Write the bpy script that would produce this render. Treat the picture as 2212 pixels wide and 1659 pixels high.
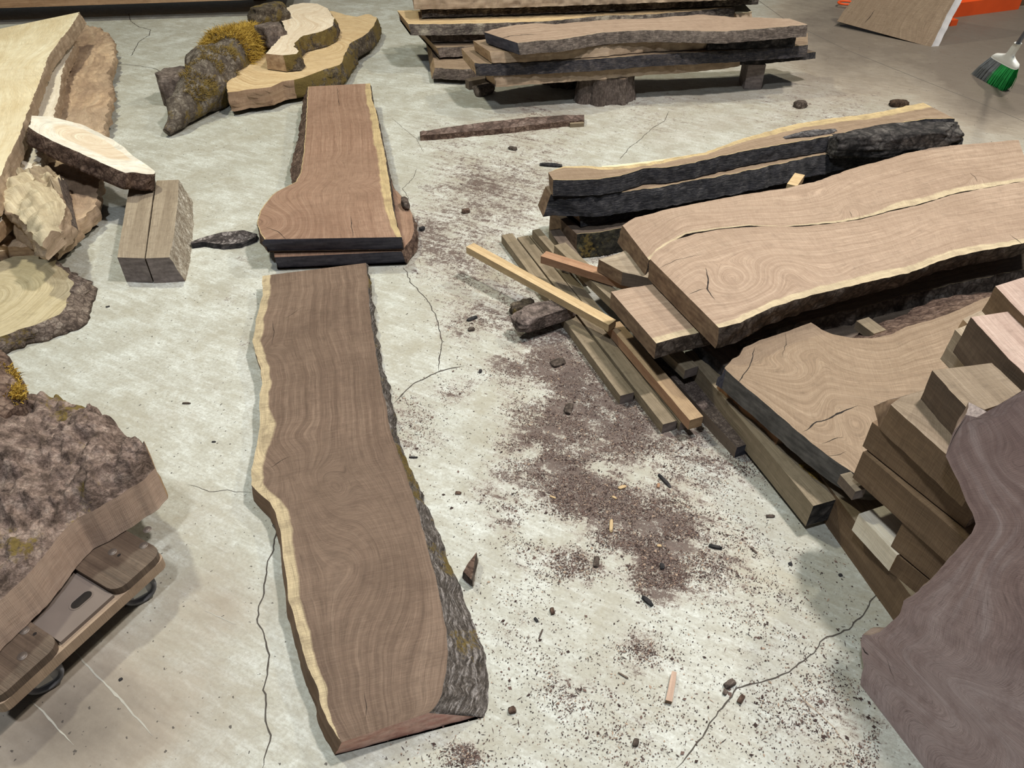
import bpy, math, random
from mathutils import Vector, noise
random.seed(7)
for o in list(bpy.data.objects): bpy.data.objects.remove(o)
scn = bpy.context.scene
COL = scn.collection

# ------------------------------------------------------------------ camera
F, H, PT = 1661.0, 1.6, math.radians(40)
cd = bpy.data.cameras.new('camera'); cam = bpy.data.objects.new('camera', cd); COL.objects.link(cam)
cd.sensor_width = 36; cd.lens = F/2212*36; cd.clip_start = 0.05
cam.location = (0, 0, H); cam.rotation_euler = (math.pi/2-PT, 0, 0)
scn.camera = cam
# ------------------------------------------------------------------ world, lights, exposure
w = bpy.data.worlds.new('hall'); scn.world = w; w.use_nodes = True
w.node_tree.nodes['Background'].inputs[0].default_value = (0.80, 0.90, 1.0, 1)
w.node_tree.nodes['Background'].inputs[1].default_value = 0.07
def lamp(loc, power, size, col, aim=None):
    l = bpy.data.lights.new('high_bay_light', 'AREA'); l.shape = 'DISK'; l.size = size
    l.energy = power; l.color = col
    o = bpy.data.objects.new('high_bay_light', l); COL.objects.link(o); o.location = loc
    if aim:
        o.rotation_euler = (Vector(aim)-Vector(loc)).to_track_quat('-Z', 'Y').to_euler()
lamp((1.9, 2.3, 5.0), 235, 0.35, (1.0, 0.955, 0.92), (1.0, 2.0, 0))
lamp((3.8, 4.8, 5.0), 118, 0.35, (1.0, 0.95, 0.79), (0.5, 2.8, 0))
lamp((-2.6, 4.2, 5.2), 155, 0.35, (1.0, 0.99, 0.80), (-.5, 2.5, 0))
lamp((-0.9, -0.3, 5.0), 120, 0.4, (0.86, 0.93, 1.0), (0.4, 1.2, 0))
scn.view_settings.view_transform = 'Standard'; scn.view_settings.look = 'None'
scn.view_settings.exposure = 0.1; scn.view_settings.gamma = 1

# ------------------------------------------------------------------ geometry of the place
Z = Vector((0, 0, 1))
def ray(u, v):
    x = (u-1106)/F; y = -(v-829.5)/F
    return Vector((x, math.cos(PT)+y*math.sin(PT), -math.sin(PT)+y*math.cos(PT)))
def P(u, v, z=0.0):
    d = ray(u, v); return Vector((0, 0, H)) + d*((z-H)/d.z)
def PP(u, v, p0, n):
    d = ray(u, v); c = Vector((0, 0, H)); return c + d*((p0-c).dot(n)/d.dot(n))
def lerp(a, b, t): return a+(b-a)*t
def sstep(a, b, x):
    t = max(0., min(1., (x-a)/(b-a))); return t*t*(3-2*t)
def resample(pts, n):
    L = [0.]
    for a, b in zip(pts, pts[1:]): L.append(L[-1]+(b-a).length)
    out = []; k = 0
    for i in range(n+1):
        d = L[-1]*i/n
        while k < len(pts)-2 and d > L[k+1]: k += 1
        out.append(lerp(pts[k], pts[k+1], min(1., (d-L[k])/max(1e-9, L[k+1]-L[k]))))
    return out, L[-1]
def tab(v, t):          # constant, or [(t, value), ...]
    if not isinstance(v, (list, tuple)): return v
    if t <= v[0][0]: return v[0][1]
    for (a, x), (b, y) in zip(v, v[1:]):
        if t <= b: return x+(y-x)*(t-a)/max(1e-9, b-a)
    return v[-1][1]
def fbm(p, o=4):
    s = 0; a = 1; q = Vector(p)
    for _ in range(o): s += a*noise.noise(q); a *= .5; q = q*2.03+Vector((7.3, 1.7, 3.1))
    return s

class MB:
    def __init__(s): s.v = []; s.f = []; s.m = []; s.uv = []; s.g = []; s.sap = []
    def vert(s, p, uv=(0, 0), g=0., sap=9.):
        s.v.append(p); s.uv.append(uv); s.g.append(g); s.sap.append(sap); return len(s.v)-1
    def face(s, ids, m=0): s.f.append(tuple(ids)); s.m.append(m)
    def grid(s, rows, m=0, flip=False):
        for a, b in zip(rows, rows[1:]):
            for j in range(len(a)-1):
                q = (a[j], a[j+1], b[j+1], b[j]); s.face(q[::-1] if flip else q, m)
    def build(s, name, mats, origin=None, parent=None, smooth=True):
        origin = origin or Vector((0, 0, 0))
        me = bpy.data.meshes.new(name)
        me.from_pydata([tuple(p-origin) for p in s.v], [], s.f)
        for mt in mats: me.materials.append(mt)
        me.polygons.foreach_set('material_index', s.m)
        uvl = me.uv_layers.new(name='UVMap')
        co = []
        for l in me.loops: co += s.uv[l.vertex_index]
        uvl.data.foreach_set('uv', co)
        a = me.attributes.new('g', 'FLOAT', 'POINT'); a.data.foreach_set('value', s.g)
        a = me.attributes.new('sap', 'FLOAT', 'POINT'); a.data.foreach_set('value', s.sap)
        me.polygons.foreach_set('use_smooth', [smooth]*len(me.polygons))
        me.update(); me.validate()
        o = bpy.data.objects.new(name, me); COL.objects.link(o)
        if parent: o.parent = parent
        else: o.location = origin
        return o
def tag(o, label=None, cat=None, group=None, kind=None):
    if label: o['label'] = label
    if cat: o['category'] = cat
    if group: o['group'] = group
    if kind: o['kind'] = kind
    return o
def thing(name, loc, label, cat, group=None):
    o = bpy.data.objects.new(name, None); COL.objects.link(o); o.location = loc; o.empty_display_size = .05
    return tag(o, label, cat, group)

# ------------------------------------------------------------------ materials
class NT:
    def __init__(s, name):
        s.mat = bpy.data.materials.new(name); s.mat.use_nodes = True
        s.t = s.mat.node_tree; s.b = s.t.nodes['Principled BSDF']
        s.b.inputs['Specular IOR Level'].default_value = .25
    def n(s, typ, **kw):
        x = s.t.nodes.new('ShaderNode'+typ)
        for k, v in kw.items(): setattr(x, k, v)
        return x
    def l(s, a, b): s.t.links.new(a, b)
    def put(s, sock, v):
        if hasattr(v, 'links') or hasattr(v, 'is_linked'): s.l(v, sock)
        else: sock.default_value = v
    def math(s, op, a, b=0., c=0., clamp=False):
        x = s.n('Math', operation=op, use_clamp=clamp)
        for i, q in enumerate((a, b, c)): s.put(x.inputs[i], q)
        return x.outputs[0]
    def noise(s, vec, scale=5., detail=3., rough=.5, dist=0., col=False):
        x = s.n('TexNoise'); s.l(vec, x.inputs['Vector'])
        for k, q in (('Scale', scale), ('Detail', detail), ('Roughness', rough), ('Distortion', dist)): s.put(x.inputs[k], q)
        return x.outputs['Color' if col else 'Fac']
    def ramp(s, fac, stops, ease=False):
        x = s.n('ValToRGB'); s.l(fac, x.inputs[0])
        if ease: x.color_ramp.interpolation = 'EASE'
        e = x.color_ramp.elements
        while len(e) < len(stops): e.new(.5)
        for k, (p, c) in zip(e, stops):
            k.position = p; k.color = (c, c, c, 1) if isinstance(c, (int, float)) else (*c, 1)
        return x.outputs[0]
    def mix(s, fac, a, b, mode='MIX'):
        x = s.n('Mix', data_type='RGBA', blend_type=mode); s.put(x.inputs[0], fac)
        for i, q in ((6, a), (7, b)):
            s.put(x.inputs[i], (*q, 1) if isinstance(q, tuple) and len(q) == 3 else q)
        return x.outputs[2]
    def vec(s, x, y, z=0.):
        c = s.n('CombineXYZ')
        for i, q in enumerate((x, y, z)): s.put(c.inputs[i], q)
        return c.outputs[0]
    def scale(s, v, k):
        m = s.n('VectorMath', operation='MULTIPLY'); s.l(v, m.inputs[0]); m.inputs[1].default_value = k; return m.outputs[0]
    def attr(s, name): return s.n('Attribute', attribute_name=name).outputs['Fac']
    def bump(s, h, strength=.3, dist=.002):
        b = s.n('Bump'); s.l(h, b.inputs['Height']); b.inputs['Strength'].default_value = strength; b.inputs['Distance'].default_value = dist
        s.l(b.outputs[0], s.b.inputs['Normal'])
    def out(s, col, rough=.75):
        s.put(s.b.inputs['Base Color'], (*col, 1) if isinstance(col, tuple) else col); s.put(s.b.inputs['Roughness'], rough); return s.mat

_cache = {}
def wood(name, dark, mid, light, sap=(.55, .42, .22), rings=55., saw=.2, patch=.35, dirt=.25, contrast=1., rough=.7):
    """sawn face: growth rings follow the grain field g, fibres along u, sapwood where sap < 1"""
    if name in _cache: return _cache[name]
    k = NT(name)
    uv = k.n('UVMap', uv_map='UVMap').outputs[0]
    sep = k.n('SeparateXYZ'); k.l(uv, sep.inputs[0]); u = sep.outputs[0]; v = sep.outputs[1]
    g = k.attr('g'); sp = k.attr('sap')
    obj = k.n('TexCoord').outputs['Object']
    warp = k.noise(obj, 7., 3.)
    g2 = k.math('ADD', g, k.math('MULTIPLY', k.math('SUBTRACT', warp, .5), .012))
    r1 = k.noise(k.vec(k.math('MULTIPLY', g2, rings), k.math('MULTIPLY', u, .8)), 1., 4., .6)
    r2 = k.noise(k.vec(k.math('MULTIPLY', g2, rings*3.2), k.math('MULTIPLY', u, 2.)), 1., 2., .55)
    fib = k.noise(k.vec(k.math('MULTIPLY', g, 700.), k.math('MULTIPLY', u, 14.)), 1., 2.)
    lo, hi = .5-.3/contrast, .5+.3/contrast
    c = k.ramp(r1, [(max(0, lo), dark), (.5, mid), (min(1, hi), light)])
    c = k.mix(k.ramp(r2, [(.38, .28), (.6, 0.)]), c, dark)
    big = k.noise(obj, 2.6, 3., .6)
    c = k.mix(k.math('MULTIPLY', k.ramp(big, [(.38, 0.), (.66, 1.)], True), patch), c, dark)
    c = k.mix(k.math('MULTIPLY', k.ramp(k.noise(obj, 1.7, 2.), [(.45, 0.), (.7, 1.)]), patch*.6), c, light)
    # sapwood along the live edge
    edge = k.math('ADD', sp, k.math('MULTIPLY', k.math('SUBTRACT', k.noise(uv, 9., 4.), .5), .7))
    smask = k.ramp(edge, [(.80, 1.), (1.12, 0.)])
    sc = k.mix(k.ramp(r1, [(.35, .55), (.65, 0.)]), sap, tuple(x*.62 for x in sap))
    sc = k.mix(k.ramp(k.noise(obj, 12., 4.), [(.5, 0.), (.75, .55)]), sc, tuple(x*.45 for x in sap))
    c = k.mix(smask, c, sc)
    fm = k.ramp(fib, [(.3, .80), (.65, 1.12)])
    c = k.mix(1., c, fm, 'MULTIPLY')
    # saw marks across
    sw = k.noise(k.vec(k.math('MULTIPLY', u, 330.), k.math('MULTIPLY', v, 5.)), 1., 2.)
    sx = k.noise(k.vec(k.math('MULTIPLY', u, 420.), k.math('MULTIPLY', v, 22.)), 1., 3.)
    c = k.mix(k.math('MULTIPLY', k.ramp(sw, [(.42, 1.), (.56, 0.)]), saw), c, dark)
    c = k.mix(k.ramp(k.noise(obj, 22., 6., .75), [(.36, .38), (.52, 0.)]), c, dark)
    c = k.mix(k.ramp(k.noise(k.vec(k.math('MULTIPLY', u, 9.), k.math('MULTIPLY', g, 260.)), 1., 3., .7), [(.30, .5), (.42, 0.)]), c, tuple(x*.6 for x in dark))
    c = k.mix(k.math('MULTIPLY', k.ramp(sx, [(.52, 0.), (.66, 1.)]), saw), c, light)
    # grime
    dt = k.noise(obj, 30., 5., .7)
    c = k.mix(k.math('MULTIPLY', k.ramp(dt, [(.55, 0.), (.8, 1.)]), dirt), c, (.05, .035, .025))
    k.bump(k.math('ADD', k.math('MULTIPLY', fib, .5), k.math('ADD', sw, k.math('MULTIPLY', sx, .6))), .6, .0016)
    _cache[name] = k.out(c, rough); return k.mat
def bark(name, a=(.035, .025, .02), b=(.13, .10, .08), c=(.26, .22, .19), moss=0., sc=22., mossc=(.15, .105, .032), vor=.75, fib=0.):
    if name in _cache: return _cache[name]
    k = NT(name); obj = k.n('TexCoord').outputs['Object']
    n1 = k.noise(obj, sc, 6., .65, .4); n2 = k.noise(obj, sc*5, 4., .7); n3 = k.noise(obj, 5., 3.)
    vo = k.n('TexVoronoi', feature='DISTANCE_TO_EDGE'); k.l(obj, vo.inputs['Vector']); vo.inputs['Scale'].default_value = sc*1.3
    col = k.ramp(n1, [(.34, a), (.52, b), (.68, c)])
    col = k.mix(k.ramp(vo.outputs[0], [(0., vor), (.12, 0.)]), col, a)
    if fib:
        uv = k.n('UVMap', uv_map='UVMap').outputs[0]; nf = k.noise(k.scale(uv, (28., 220., 1.)), 1., 5., .75, .5)
        col = k.mix(fib, col, k.ramp(nf, [(.36, a), (.5, b), (.62, c)])); n1 = k.math('ADD', n1, nf)
    col = k.mix(k.ramp(n2, [(.35, .55), (.6, 0.)]), col, tuple(x*.5 for x in a))
    if moss:
        mm = k.math('ADD', k.noise(obj, 6., 4., .7), k.math('MULTIPLY', n2, .25))
        mc = k.mix(n2, tuple(x*.4 for x in mossc), tuple(x*1.5 for x in mossc))
        col = k.mix(k.ramp(mm, [(.74-moss*.3, 0.), (.80-moss*.3, 1.)]), col, mc)
    k.bump(k.math('ADD', n1, k.math('MULTIPLY', n2, .6)), .8, .008)
    _cache[name] = k.out(col, .9); return k.mat
def endgrain(name, a, b, blue=0.):
    if name in _cache: return _cache[name]
    k = NT(name); obj = k.n('TexCoord').outputs['Object']
    uv = k.n('UVMap', uv_map='UVMap').outputs[0]
    n1 = k.noise(k.scale(uv, (14., 60., 1.)), 1., 4.); n2 = k.noise(obj, 60., 4., .7)
    col = k.mix(k.ramp(n1, [(.35, 0.), (.65, 1.)]), a, b)
    col = k.mix(k.ramp(n2, [(.45, 0.), (.75, .5)]), col, tuple(x*.4 for x in a))
    k.bump(n2, .4, .002)
    _cache[name] = k.out(col, .8); return k.mat
def plain(name, col, rough=.5, metal=0., var=.12, sc=30.):
    if name in _cache: return _cache[name]
    k = NT(name); obj = k.n('TexCoord').outputs['Object']
    n1 = k.noise(obj, sc, 4.)
    c = k.mix(n1, tuple(x*(1-var) for x in col), tuple(min(1, x*(1+var)) for x in col))
    k.b.inputs['Metallic'].default_value = metal
    _cache[name] = k.out(c, rough); return k.mat

WAL = wood('walnut_sawn', (.085, .053, .036), (.178, .118, .083), (.255, .178, .128), rings=62, patch=.5, contrast=1.15, sap=(.55, .44, .27))
WALR = wood('walnut_red', (.165, .092, .058), (.295, .18, .122), (.385, .26, .182), rings=60, patch=.45)
WALP = wood('walnut_pale', (.235, .16, .11), (.38, .275, .20), (.49, .375, .28), rings=60, patch=.35, sap=(.56, .46, .30), dirt=.3)
WALQ = wood('walnut_tan', (.175, .118, .075), (.285, .205, .138), (.375, .285, .20), rings=60, patch=.4, dirt=.35)
WALS = wood('walnut_smooth', (.15, .092, .086), (.32, .225, .205), (.52, .43, .42), rings=16, patch=.5, contrast=1.2, saw=.0, dirt=.06, rough=.5)
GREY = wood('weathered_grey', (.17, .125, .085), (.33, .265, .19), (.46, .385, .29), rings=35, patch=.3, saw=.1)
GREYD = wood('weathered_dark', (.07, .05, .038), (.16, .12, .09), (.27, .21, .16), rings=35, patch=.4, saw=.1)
PINE = wood('pine_stick', (.36, .24, .12), (.56, .41, .23), (.70, .55, .34), rings=50, patch=.2, saw=.05)
REDW = wood('red_stick', (.24, .12, .065), (.38, .22, .13), (.5, .32, .2), rings=50, patch=.2, saw=.05)
STK = wood('sticker_grey', (.13, .10, .06), (.25, .195, .13), (.37, .30, .21), rings=60, patch=.35, saw=.05, dirt=.5)
MAPLE = wood('maple_pale', (.56, .43, .24), (.78, .68, .47), (.86, .80, .62), sap=(.62, .5, .25), rings=14, patch=.5, saw=.03, dirt=.05)
BLEACH = wood('bleached_wood', (.55, .46, .34), (.76, .68, .55), (.88, .83, .73), rings=25, patch=.25, saw=.05, dirt=.15)
SPALT = wood('spalted_wood', (.20, .13, .09), (.53, .37, .235), (.70, .55, .38), rings=14, patch=.6, saw=.0, dirt=.35)
COOKIE = wood('cookie_face', (.40, .26, .13), (.62, .46, .26), (.74, .59, .37), rings=45, patch=.3, saw=.06, dirt=.25)
PALEC = wood('pale_cookie_face', (.52, .38, .25), (.74, .63, .48), (.84, .76, .62), sap=(.86, .80, .68), rings=30, patch=.25, saw=.02, dirt=.04)
GRNC = wood('oak_cookie_face', (.33, .26, .14), (.54, .455, .29), (.66, .58, .40), rings=60, patch=.25, contrast=.6, saw=.02, dirt=.3)
BARKD = bark('bark_dark'); BARKB = bark('bark_black', (.012, .012, .014), (.05, .045, .045), (.13, .115, .11), sc=16)
BARKM = bark('bark_mossy', (.04, .03, .022), (.13, .10, .07), (.24, .20, .15), moss=.36, sc=34); BARKG = bark('bark_lichen', (.03, .024, .02), (.12, .10, .085), (.42, .38, .36), moss=.14, sc=30, vor=.2, fib=.8)
BARKR = bark('bark_brown', (.05, .028, .02), (.17, .11, .08), (.30, .21, .16), sc=26)
BARKW = bark('bark_weathered', (.05, .038, .032), (.19, .145, .12), (.40, .33, .28), sc=14, vor=.25, fib=.4)
BURL = bark('burl_bark', (.06, .04, .03), (.26, .185, .15), (.40, .31, .255), moss=.03, sc=26, vor=.45)
EDGE = wood('waney_edge', (.10, .055, .03), (.20, .12, .07), (.33, .22, .14), rings=60, patch=.5, saw=0., dirt=.5)
EDGEP = wood('waney_edge_pale', (.25, .17, .11), (.42, .31, .21), (.6, .48, .35), rings=60, patch=.5, saw=0., dirt=.5)
END_W = endgrain('waxed_end', (.036, .036, .050), (.080, .077, .095)); END_D = endgrain('dusty_dark_end', (.06, .056, .052), (.13, .12, .11))
END_B = endgrain('brown_end', (.13, .08, .05), (.24, .16, .10))
END_P = endgrain('fresh_cut_end', (.60, .31, .25), (.78, .52, .43))
END_G = endgrain('grey_end', (.16, .13, .12), (.27, .225, .205))
END_T = endgrain('tan_end', (.30, .19, .11), (.46, .32, .19))
DARK = plain('crack_dark', (.018, .014, .012), .9)

# ------------------------------------------------------------------ builders
def slab(name, A, B, z, th, mats, label, cat='slab', group=None, N=None, M=None, offA=.004, offB=.004,
         barkA=None, barkB=None, ampA=.003, ampB=.003, sapA=0., sapB=0., knots=(), edge=.003, nrm=None, p0=None,
         e0=0., e1=0., dome=None, topamp=.0004, wob=.02, cracks=(), world=False, K=5, frow=0., part='sawn_face', endlab=None, lat=0., seedk=0, flip=False, barkname='bark_edge'):
    """A, B: two long edges of the sawn face; z: height (or (start, end)); th: thickness; the face, sides, ends and underside are closed"""
    n = nrm or Z
    def conv(q):
        if world: return [Vector(p) for p in q]
        if p0 is not None: return [PP(u, v, p0, n) for u, v in q]
        if isinstance(z, tuple):
            m = len(q)-1; return [P(u, v, lerp(z[0], z[1], i/m)) for i, (u, v) in enumerate(q)]
        return [P(u, v, z) for u, v in q]
    A = conv(A); B = conv(B)
    LA = resample(A, 2)[1]; LB = resample(B, 2)[1]; L = max(LA, LB)
    if N is None: N = max(8, min(220, int(L/.010)))
    A, _ = resample(A, N); B, _ = resample(B, N)
    W = sum((a-b).length for a, b in zip(A, B))/len(A)
    if M is None: M = max(4, min(70, int(W/.010)))
    off = Vector((seedk*3.1+len(name), 5.7*seedk, 0))
    def outward(E, O, i):
        t = (E[min(N, i+1)]-E[max(0, i-1)]); t = t.normalized() if t.length > 1e-9 else Vector((1, 0, 0))
        o = t.cross(n).normalized()
        return o if o.dot(E[i]-O[i]) > 0 else -o
    oA = [outward(A, B, i) for i in range(N+1)]; oB = [outward(B, A, i) for i in range(N+1)]
    def smooth(o):
        for _ in range(3): o = [(o[max(0, i-1)]+o[i]+o[min(N, i+1)]).normalized() for i in range(N+1)]
        return o
    oA = smooth(oA); oB = smooth(oB)
    if lat:
        ax = (A[N]+B[N]-A[0]-B[0]).normalized(); la = ax.cross(n).normalized()
        la = la if la.dot(A[0]-B[0]) > 0 else -la
        oA = [(oA[i]*(1-lat)+la*lat).normalized() for i in range(N+1)]; oB = [(oB[i]*(1-lat)-la*lat).normalized() for i in range(N+1)]
    if edge:
        A = [p+oA[i]*edge*fbm(p*22+off, 3) for i, p in enumerate(A)]
        B = [p+oB[i]*edge*fbm(p*22+off, 3) for i, p in enumerate(B)]
    mb = MB(); org = sum(A+B, Vector())/(2*(N+1)) - n*th
    if nrm is None: org.z = min(p.z for p in A+B)-th
    # grain field
    UV = [[(L*i/N, ((j/M)-.5)*W) for j in range(M+1)] for i in range(N+1)]
    pos = [[lerp(A[i], B[i], j/M) for j in range(M+1)] for i in range(N+1)]
    KN = []
    for kn in knots:
        w_ = PP(kn[0], kn[1], p0, n) if p0 is not None else P(kn[0], kn[1], z[0] if isinstance(z, tuple) else z)
        bi, bj = min(((i, j) for i in range(0, N+1, 2) for j in range(M+1)), key=lambda q: (pos[q[0]][q[1]]-w_).length)
        KN.append((UV[bi][bj], kn[2], kn[3], kn[4]))
    rows = []
    for i in range(N+1):
        r = []
        for j in range(M+1):
            u, v = UV[i][j]; p = pos[i][j].copy()
            g = v + .6*wob*noise.noise(Vector((u*1.6, v*4, 1.3))+off) + .2*wob*noise.noise(Vector((u*4, v*7, 4.3))+off)
            for (uk, vk), am, su, sv in KN: g += am*math.exp(-((u-uk)/su)**2-((v-vk)/sv)**2)
            t = i/N; wl = (A[i]-B[i]).length; s = 9.
            a_ = tab(sapA, t); b_ = tab(sapB, t)
            if a_ > 1e-4: s = min(s, wl*j/M/a_)
            if b_ > 1e-4: s = min(s, wl*(1-j/M)/b_)
            p = p + n*(topamp*noise.noise(p*30)*(0 < j < M))
            if dome: p = p + n*dome(t, j/M, p)
            r.append(mb.vert(p, (u, v), g, s))
        rows.append(r)
    fl = (B[0]-A[0]).cross(A[min(N, 3)]-A[0]).dot(n) < 0
    mb.grid(rows, 0, not (not fl))if False else mb.grid(rows, 0, not fl)
    def side(E, O, offv, amp, bk, sgn):
        out = []
        for i in range(N+1):
            col = []
            for k in range(K+1):
                h = k/K; e = tab(offv, i/N)*h**1.2
                p = E[i] - n*(th*h)
                if k and amp:
                    q = Vector((E[i].x*26, E[i].y*26, h*th*38))+off
                    d = fbm(q, 4)
                    if bk: d = .5*d+ .9*abs(fbm(Vector((q.x*.55, q.y*.55, q.z*.25)), 3))
                    e += amp*d*(1 if k < K else .5)
                col.append(p+O[i]*e)
            out.append(col)
        return out
    SA = side(A, oA, offA, ampA, barkA, 1); SB = side(B, oB, offB, ampB, barkB, -1)
    if dome:
        for i in range(N+1):
            SA[i][0] = mb.v[rows[i][0]].copy(); SB[i][0] = mb.v[rows[i][M]].copy()
    tA = (A[0]-A[min(N, 3)]).normalized(); tB = (A[N]-A[max(0, N-3)]).normalized()
    for S in (SA, SB):
        for k in range(K+1):
            S[0][k] = S[0][k]+tA*e0*k/K; S[N][k] = S[N][k]+tB*e1*k/K
    nd = name
    single = not (barkA or barkB or cracks)
    if single: root = None
    else: root = thing(name, org, label, cat, group)
    def addside(m, S, mi, flip_):
        rr = [[m.vert(S[i][k], (L*i/N, th*k/K), th*k/K*1.0+.01*noise.noise(S[i][k]*9)) for k in range(K+1)] for i in range(N+1)]
        m.grid(rr, mi, flip_)
    if barkA:
        m = MB(); addside(m, SA, 0, fl); m.build(barkname, [barkA], org, root)
    else: addside(mb, SA, 1, fl)
    if barkB:
        m = MB(); addside(m, SB, 0, not fl); m.build(barkname, [barkB], org, root)
    else: addside(mb, SB, 1, not fl)
    for i, ff in ((0, fl), (N, not fl)):
        rr = []
        for k in range(K+1):
            row = []
            for j in range(M+1):
                p = lerp(SA[i][k], SB[i][k], j/M)
                if k == 0: p = mb.v[rows[i][j]].copy()
                elif 0 < j < M: p = p+tA*(.0015*noise.noise(p*40))
                row.append(mb.vert(p, (W*j/M, th*k/K), th*k/K))
            rr.append(row)
        mb.grid(rr, 2, not ff)
    bt = [[mb.vert(lerp(SA[i][K], SB[i][K], j/4), (L*i/N, W*j/4)) for j in range(5)] for i in range(N+1)]
    mb.grid(bt, 1, fl)
    if single:
        o = mb.build(name, mats, org); tag(o, label, cat, group); return o
    o = mb.build(part, mats, org, root)
    for c in cracks:
        ribbon('crack', c[0], c[1], org=org, parent=root, plane=(p0, n) if p0 is not None else None, z=(z[0] if isinstance(z, tuple) else z)+.0007)
    return root
def ribbon(name, pts, width, org=None, parent=None, z=.0008, plane=None, mat=None, jag=.004, step=.012, taper=True):
    n = plane[1] if plane else Z
    q = [PP(u, v, plane[0]+n*.0012, n) if plane else P(u, v, z) for u, v in pts]
    L = resample(q, 2)[1]; N = max(4, int(L/step)); q, _ = resample(q, N)
    mb = MB(); rows = []
    for i, p in enumerate(q):
        t = (q[min(N, i+1)]-q[max(0, i-1)]).normalized(); s = t.cross(n)
        p = p + s*jag*fbm(p*35, 3)
        wd = width*(.55+.9*abs(noise.noise(p*50)))*.5
        if taper: wd *= min(1, (min(i, N-i)+.3)/4)
        rows.append([mb.vert(p-s*wd), mb.vert(p+s*wd)])
    mb.grid(rows, 0, True)
    if org is None: org = q[0]
    return mb.build(name, [mat or DARK], org, parent)
def beam(name, a, b, wdt, z, th, mats, label, cat='board', group=None, side=1, zb=None, **kw):
    """straight timber: px line a-b is the near upper edge at height z"""
    p = P(*a, z if not isinstance(z, tuple) else z[0]); q = P(*b, z if not isinstance(z, tuple) else z[1])
    d = (q-p).normalized(); s = Vector((-d.y, d.x, 0)).normalized()*side*wdt
    kw.setdefault('edge', .0006); kw.setdefault('ampA', .0008); kw.setdefault('ampB', .0008); kw.setdefault('offA', 0.); kw.setdefault('offB', 0.)
    m = 6; kw.setdefault('N', max(8, int((q-p).length/.02)))
    return slab(name, [lerp(p, q, i/m) for i in range(m+1)], [lerp(p, q, i/m)+s for i in range(m+1)], z, th, mats, label, cat, group,
                M=max(4, int(wdt/.012)), world=True, **kw)
def cookie(name, outline, z, th, mats, label, cat='slab', off=.01, amp=.004, plane=None, NR=14, NA=120, sapw=0., rough=0., parts=True, dome=None, barkname='bark', K=6, group=None, ctr=None, cut=None):
    """closed outline of the upper face, bark all round as a part; ring grain about ctr"""
    if plane: pts = [PP(u, v, plane[0], plane[1]) for u, v in outline]; n = plane[1]
    else: pts = [P(u, v, z) for u, v in outline]; n = Z
    c = sum(pts, Vector())/len(pts)
    if ctr: c = PP(*ctr, plane[0], plane[1]) if plane else P(*ctr, z)
    E, _ = resample(pts+[pts[0]], NA); E = E[:-1]
    org = c - n*th; root = thing(name, org, label, cat, group)
    R = sum((p-c).length for p in E)/len(E)
    mb = MB(); rows = []
    for r in range(NR+1):
        f = r/NR; row = []
        for a in range(NA):
            p = lerp(c, E[a], f)
            if r == NR: p = p + (E[a]-c).normalized()*amp*.6*fbm(p*25, 3)
            if dome: p = p+n*dome(f, p)
            e = p-c; g = e.length*(1+.12*noise.noise(e*6+Vector((3, 1, 2))))
            row.append(mb.vert(p, (e.x, e.y), g, (1-f)*R/sapw if sapw else 9.))
        rows.append(row+[row[0]])
    mb.grid(rows, 0, False)
    # orientation
    m2 = MB(); side = []
    for k in range(K+1):
        row = []; h = k/K
        for a in range(NA):
            top = mb.v[rows[NR][a]]; o = (E[a]-c); o = (o-n*o.dot(n)).normalized()
            p = top - n*(th*h)
            if k: p = p+o*(tab(off, a/NA)*h**.8 + amp*(1.2*abs(fbm(p*30, 3))+.8*fbm(p*60, 2)))
            row.append(m2.vert(p, (a/NA*R*6, h*th), h*th))
        side.append(row+[row[0]])
    if cut:
        a0, a1 = int(cut[0]*NA), int(cut[1]*NA)
        ix = [a % NA for a in range(a1, NA+a0+1)]
        m2.grid([[rw[a] for a in ix] for rw in side], 0, False)
        m4 = MB(); ix = range(a0, a1+1)
        m4.grid([[m4.vert(m2.v[rw[a % NA]].copy(), ((a-a0)*.01, th*k_/K), th*k_/K) for a in ix] for k_, rw in enumerate(side)], 0, False)
        m4.build('sawn_end', [cut[2]], org, root)
    else: m2.grid(side, 0, False)
    last = side[-1][:-1]; cc = m2.vert(sum((m2.v[i] for i in last), Vector())/len(last))
    for a in range(NA): m2.face((last[a], last[(a+1) % NA], cc), 0)
    o = mb.build('cut_face', [mats[0]], org, root); b = m2.build(barkname, [mats[1]], org, root)
    return root
def rock(name, uv, z, size, mat, label, cat, rot=0., seed=1, group=None, sub=3, amp=.35, tilt=0.):
    """a rough crumb, chip or chunk lying on what is under it; size = (length, width, height)"""
    import bmesh
    bm = bmesh.new(); bmesh.ops.create_icosphere(bm, subdivisions=sub, radius=1)
    c = P(*uv, z); mb = MB(); sx, sy, sz = size
    idx = {}
    for vtx in bm.verts:
        q = vtx.co.copy(); s = 1+amp*fbm(q*1.6+Vector((seed*3.3, seed, 0)), 3)
        q = Vector((max(-.85, min(.85, q.x*s)), max(-.8, min(.8, q.y*s)), max(-.55, min(.7, q.z*s))))
        q += .12*amp*Vector((noise.noise(q*9), noise.noise(q*9+Z*5), noise.noise(q*9+Z*9)))
        q = Vector((q.x*sx/1.7, q.y*sy/1.6, (q.z+.5)*sz/1.15)); q.z += abs(q.x)*tilt
        x = q.x*math.cos(rot)-q.y*math.sin(rot); y = q.x*math.sin(rot)+q.y*math.cos(rot)
        idx[vtx.index] = mb.vert(c+Vector((x, y, max(0, q.z)+.0005)), (q.x, q.y), q.y)
    for f in bm.faces: mb.face([idx[v_.index] for v_ in f.verts])
    bm.free()
    return tag(mb.build(name, [mat], c), label, cat, group)
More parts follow.
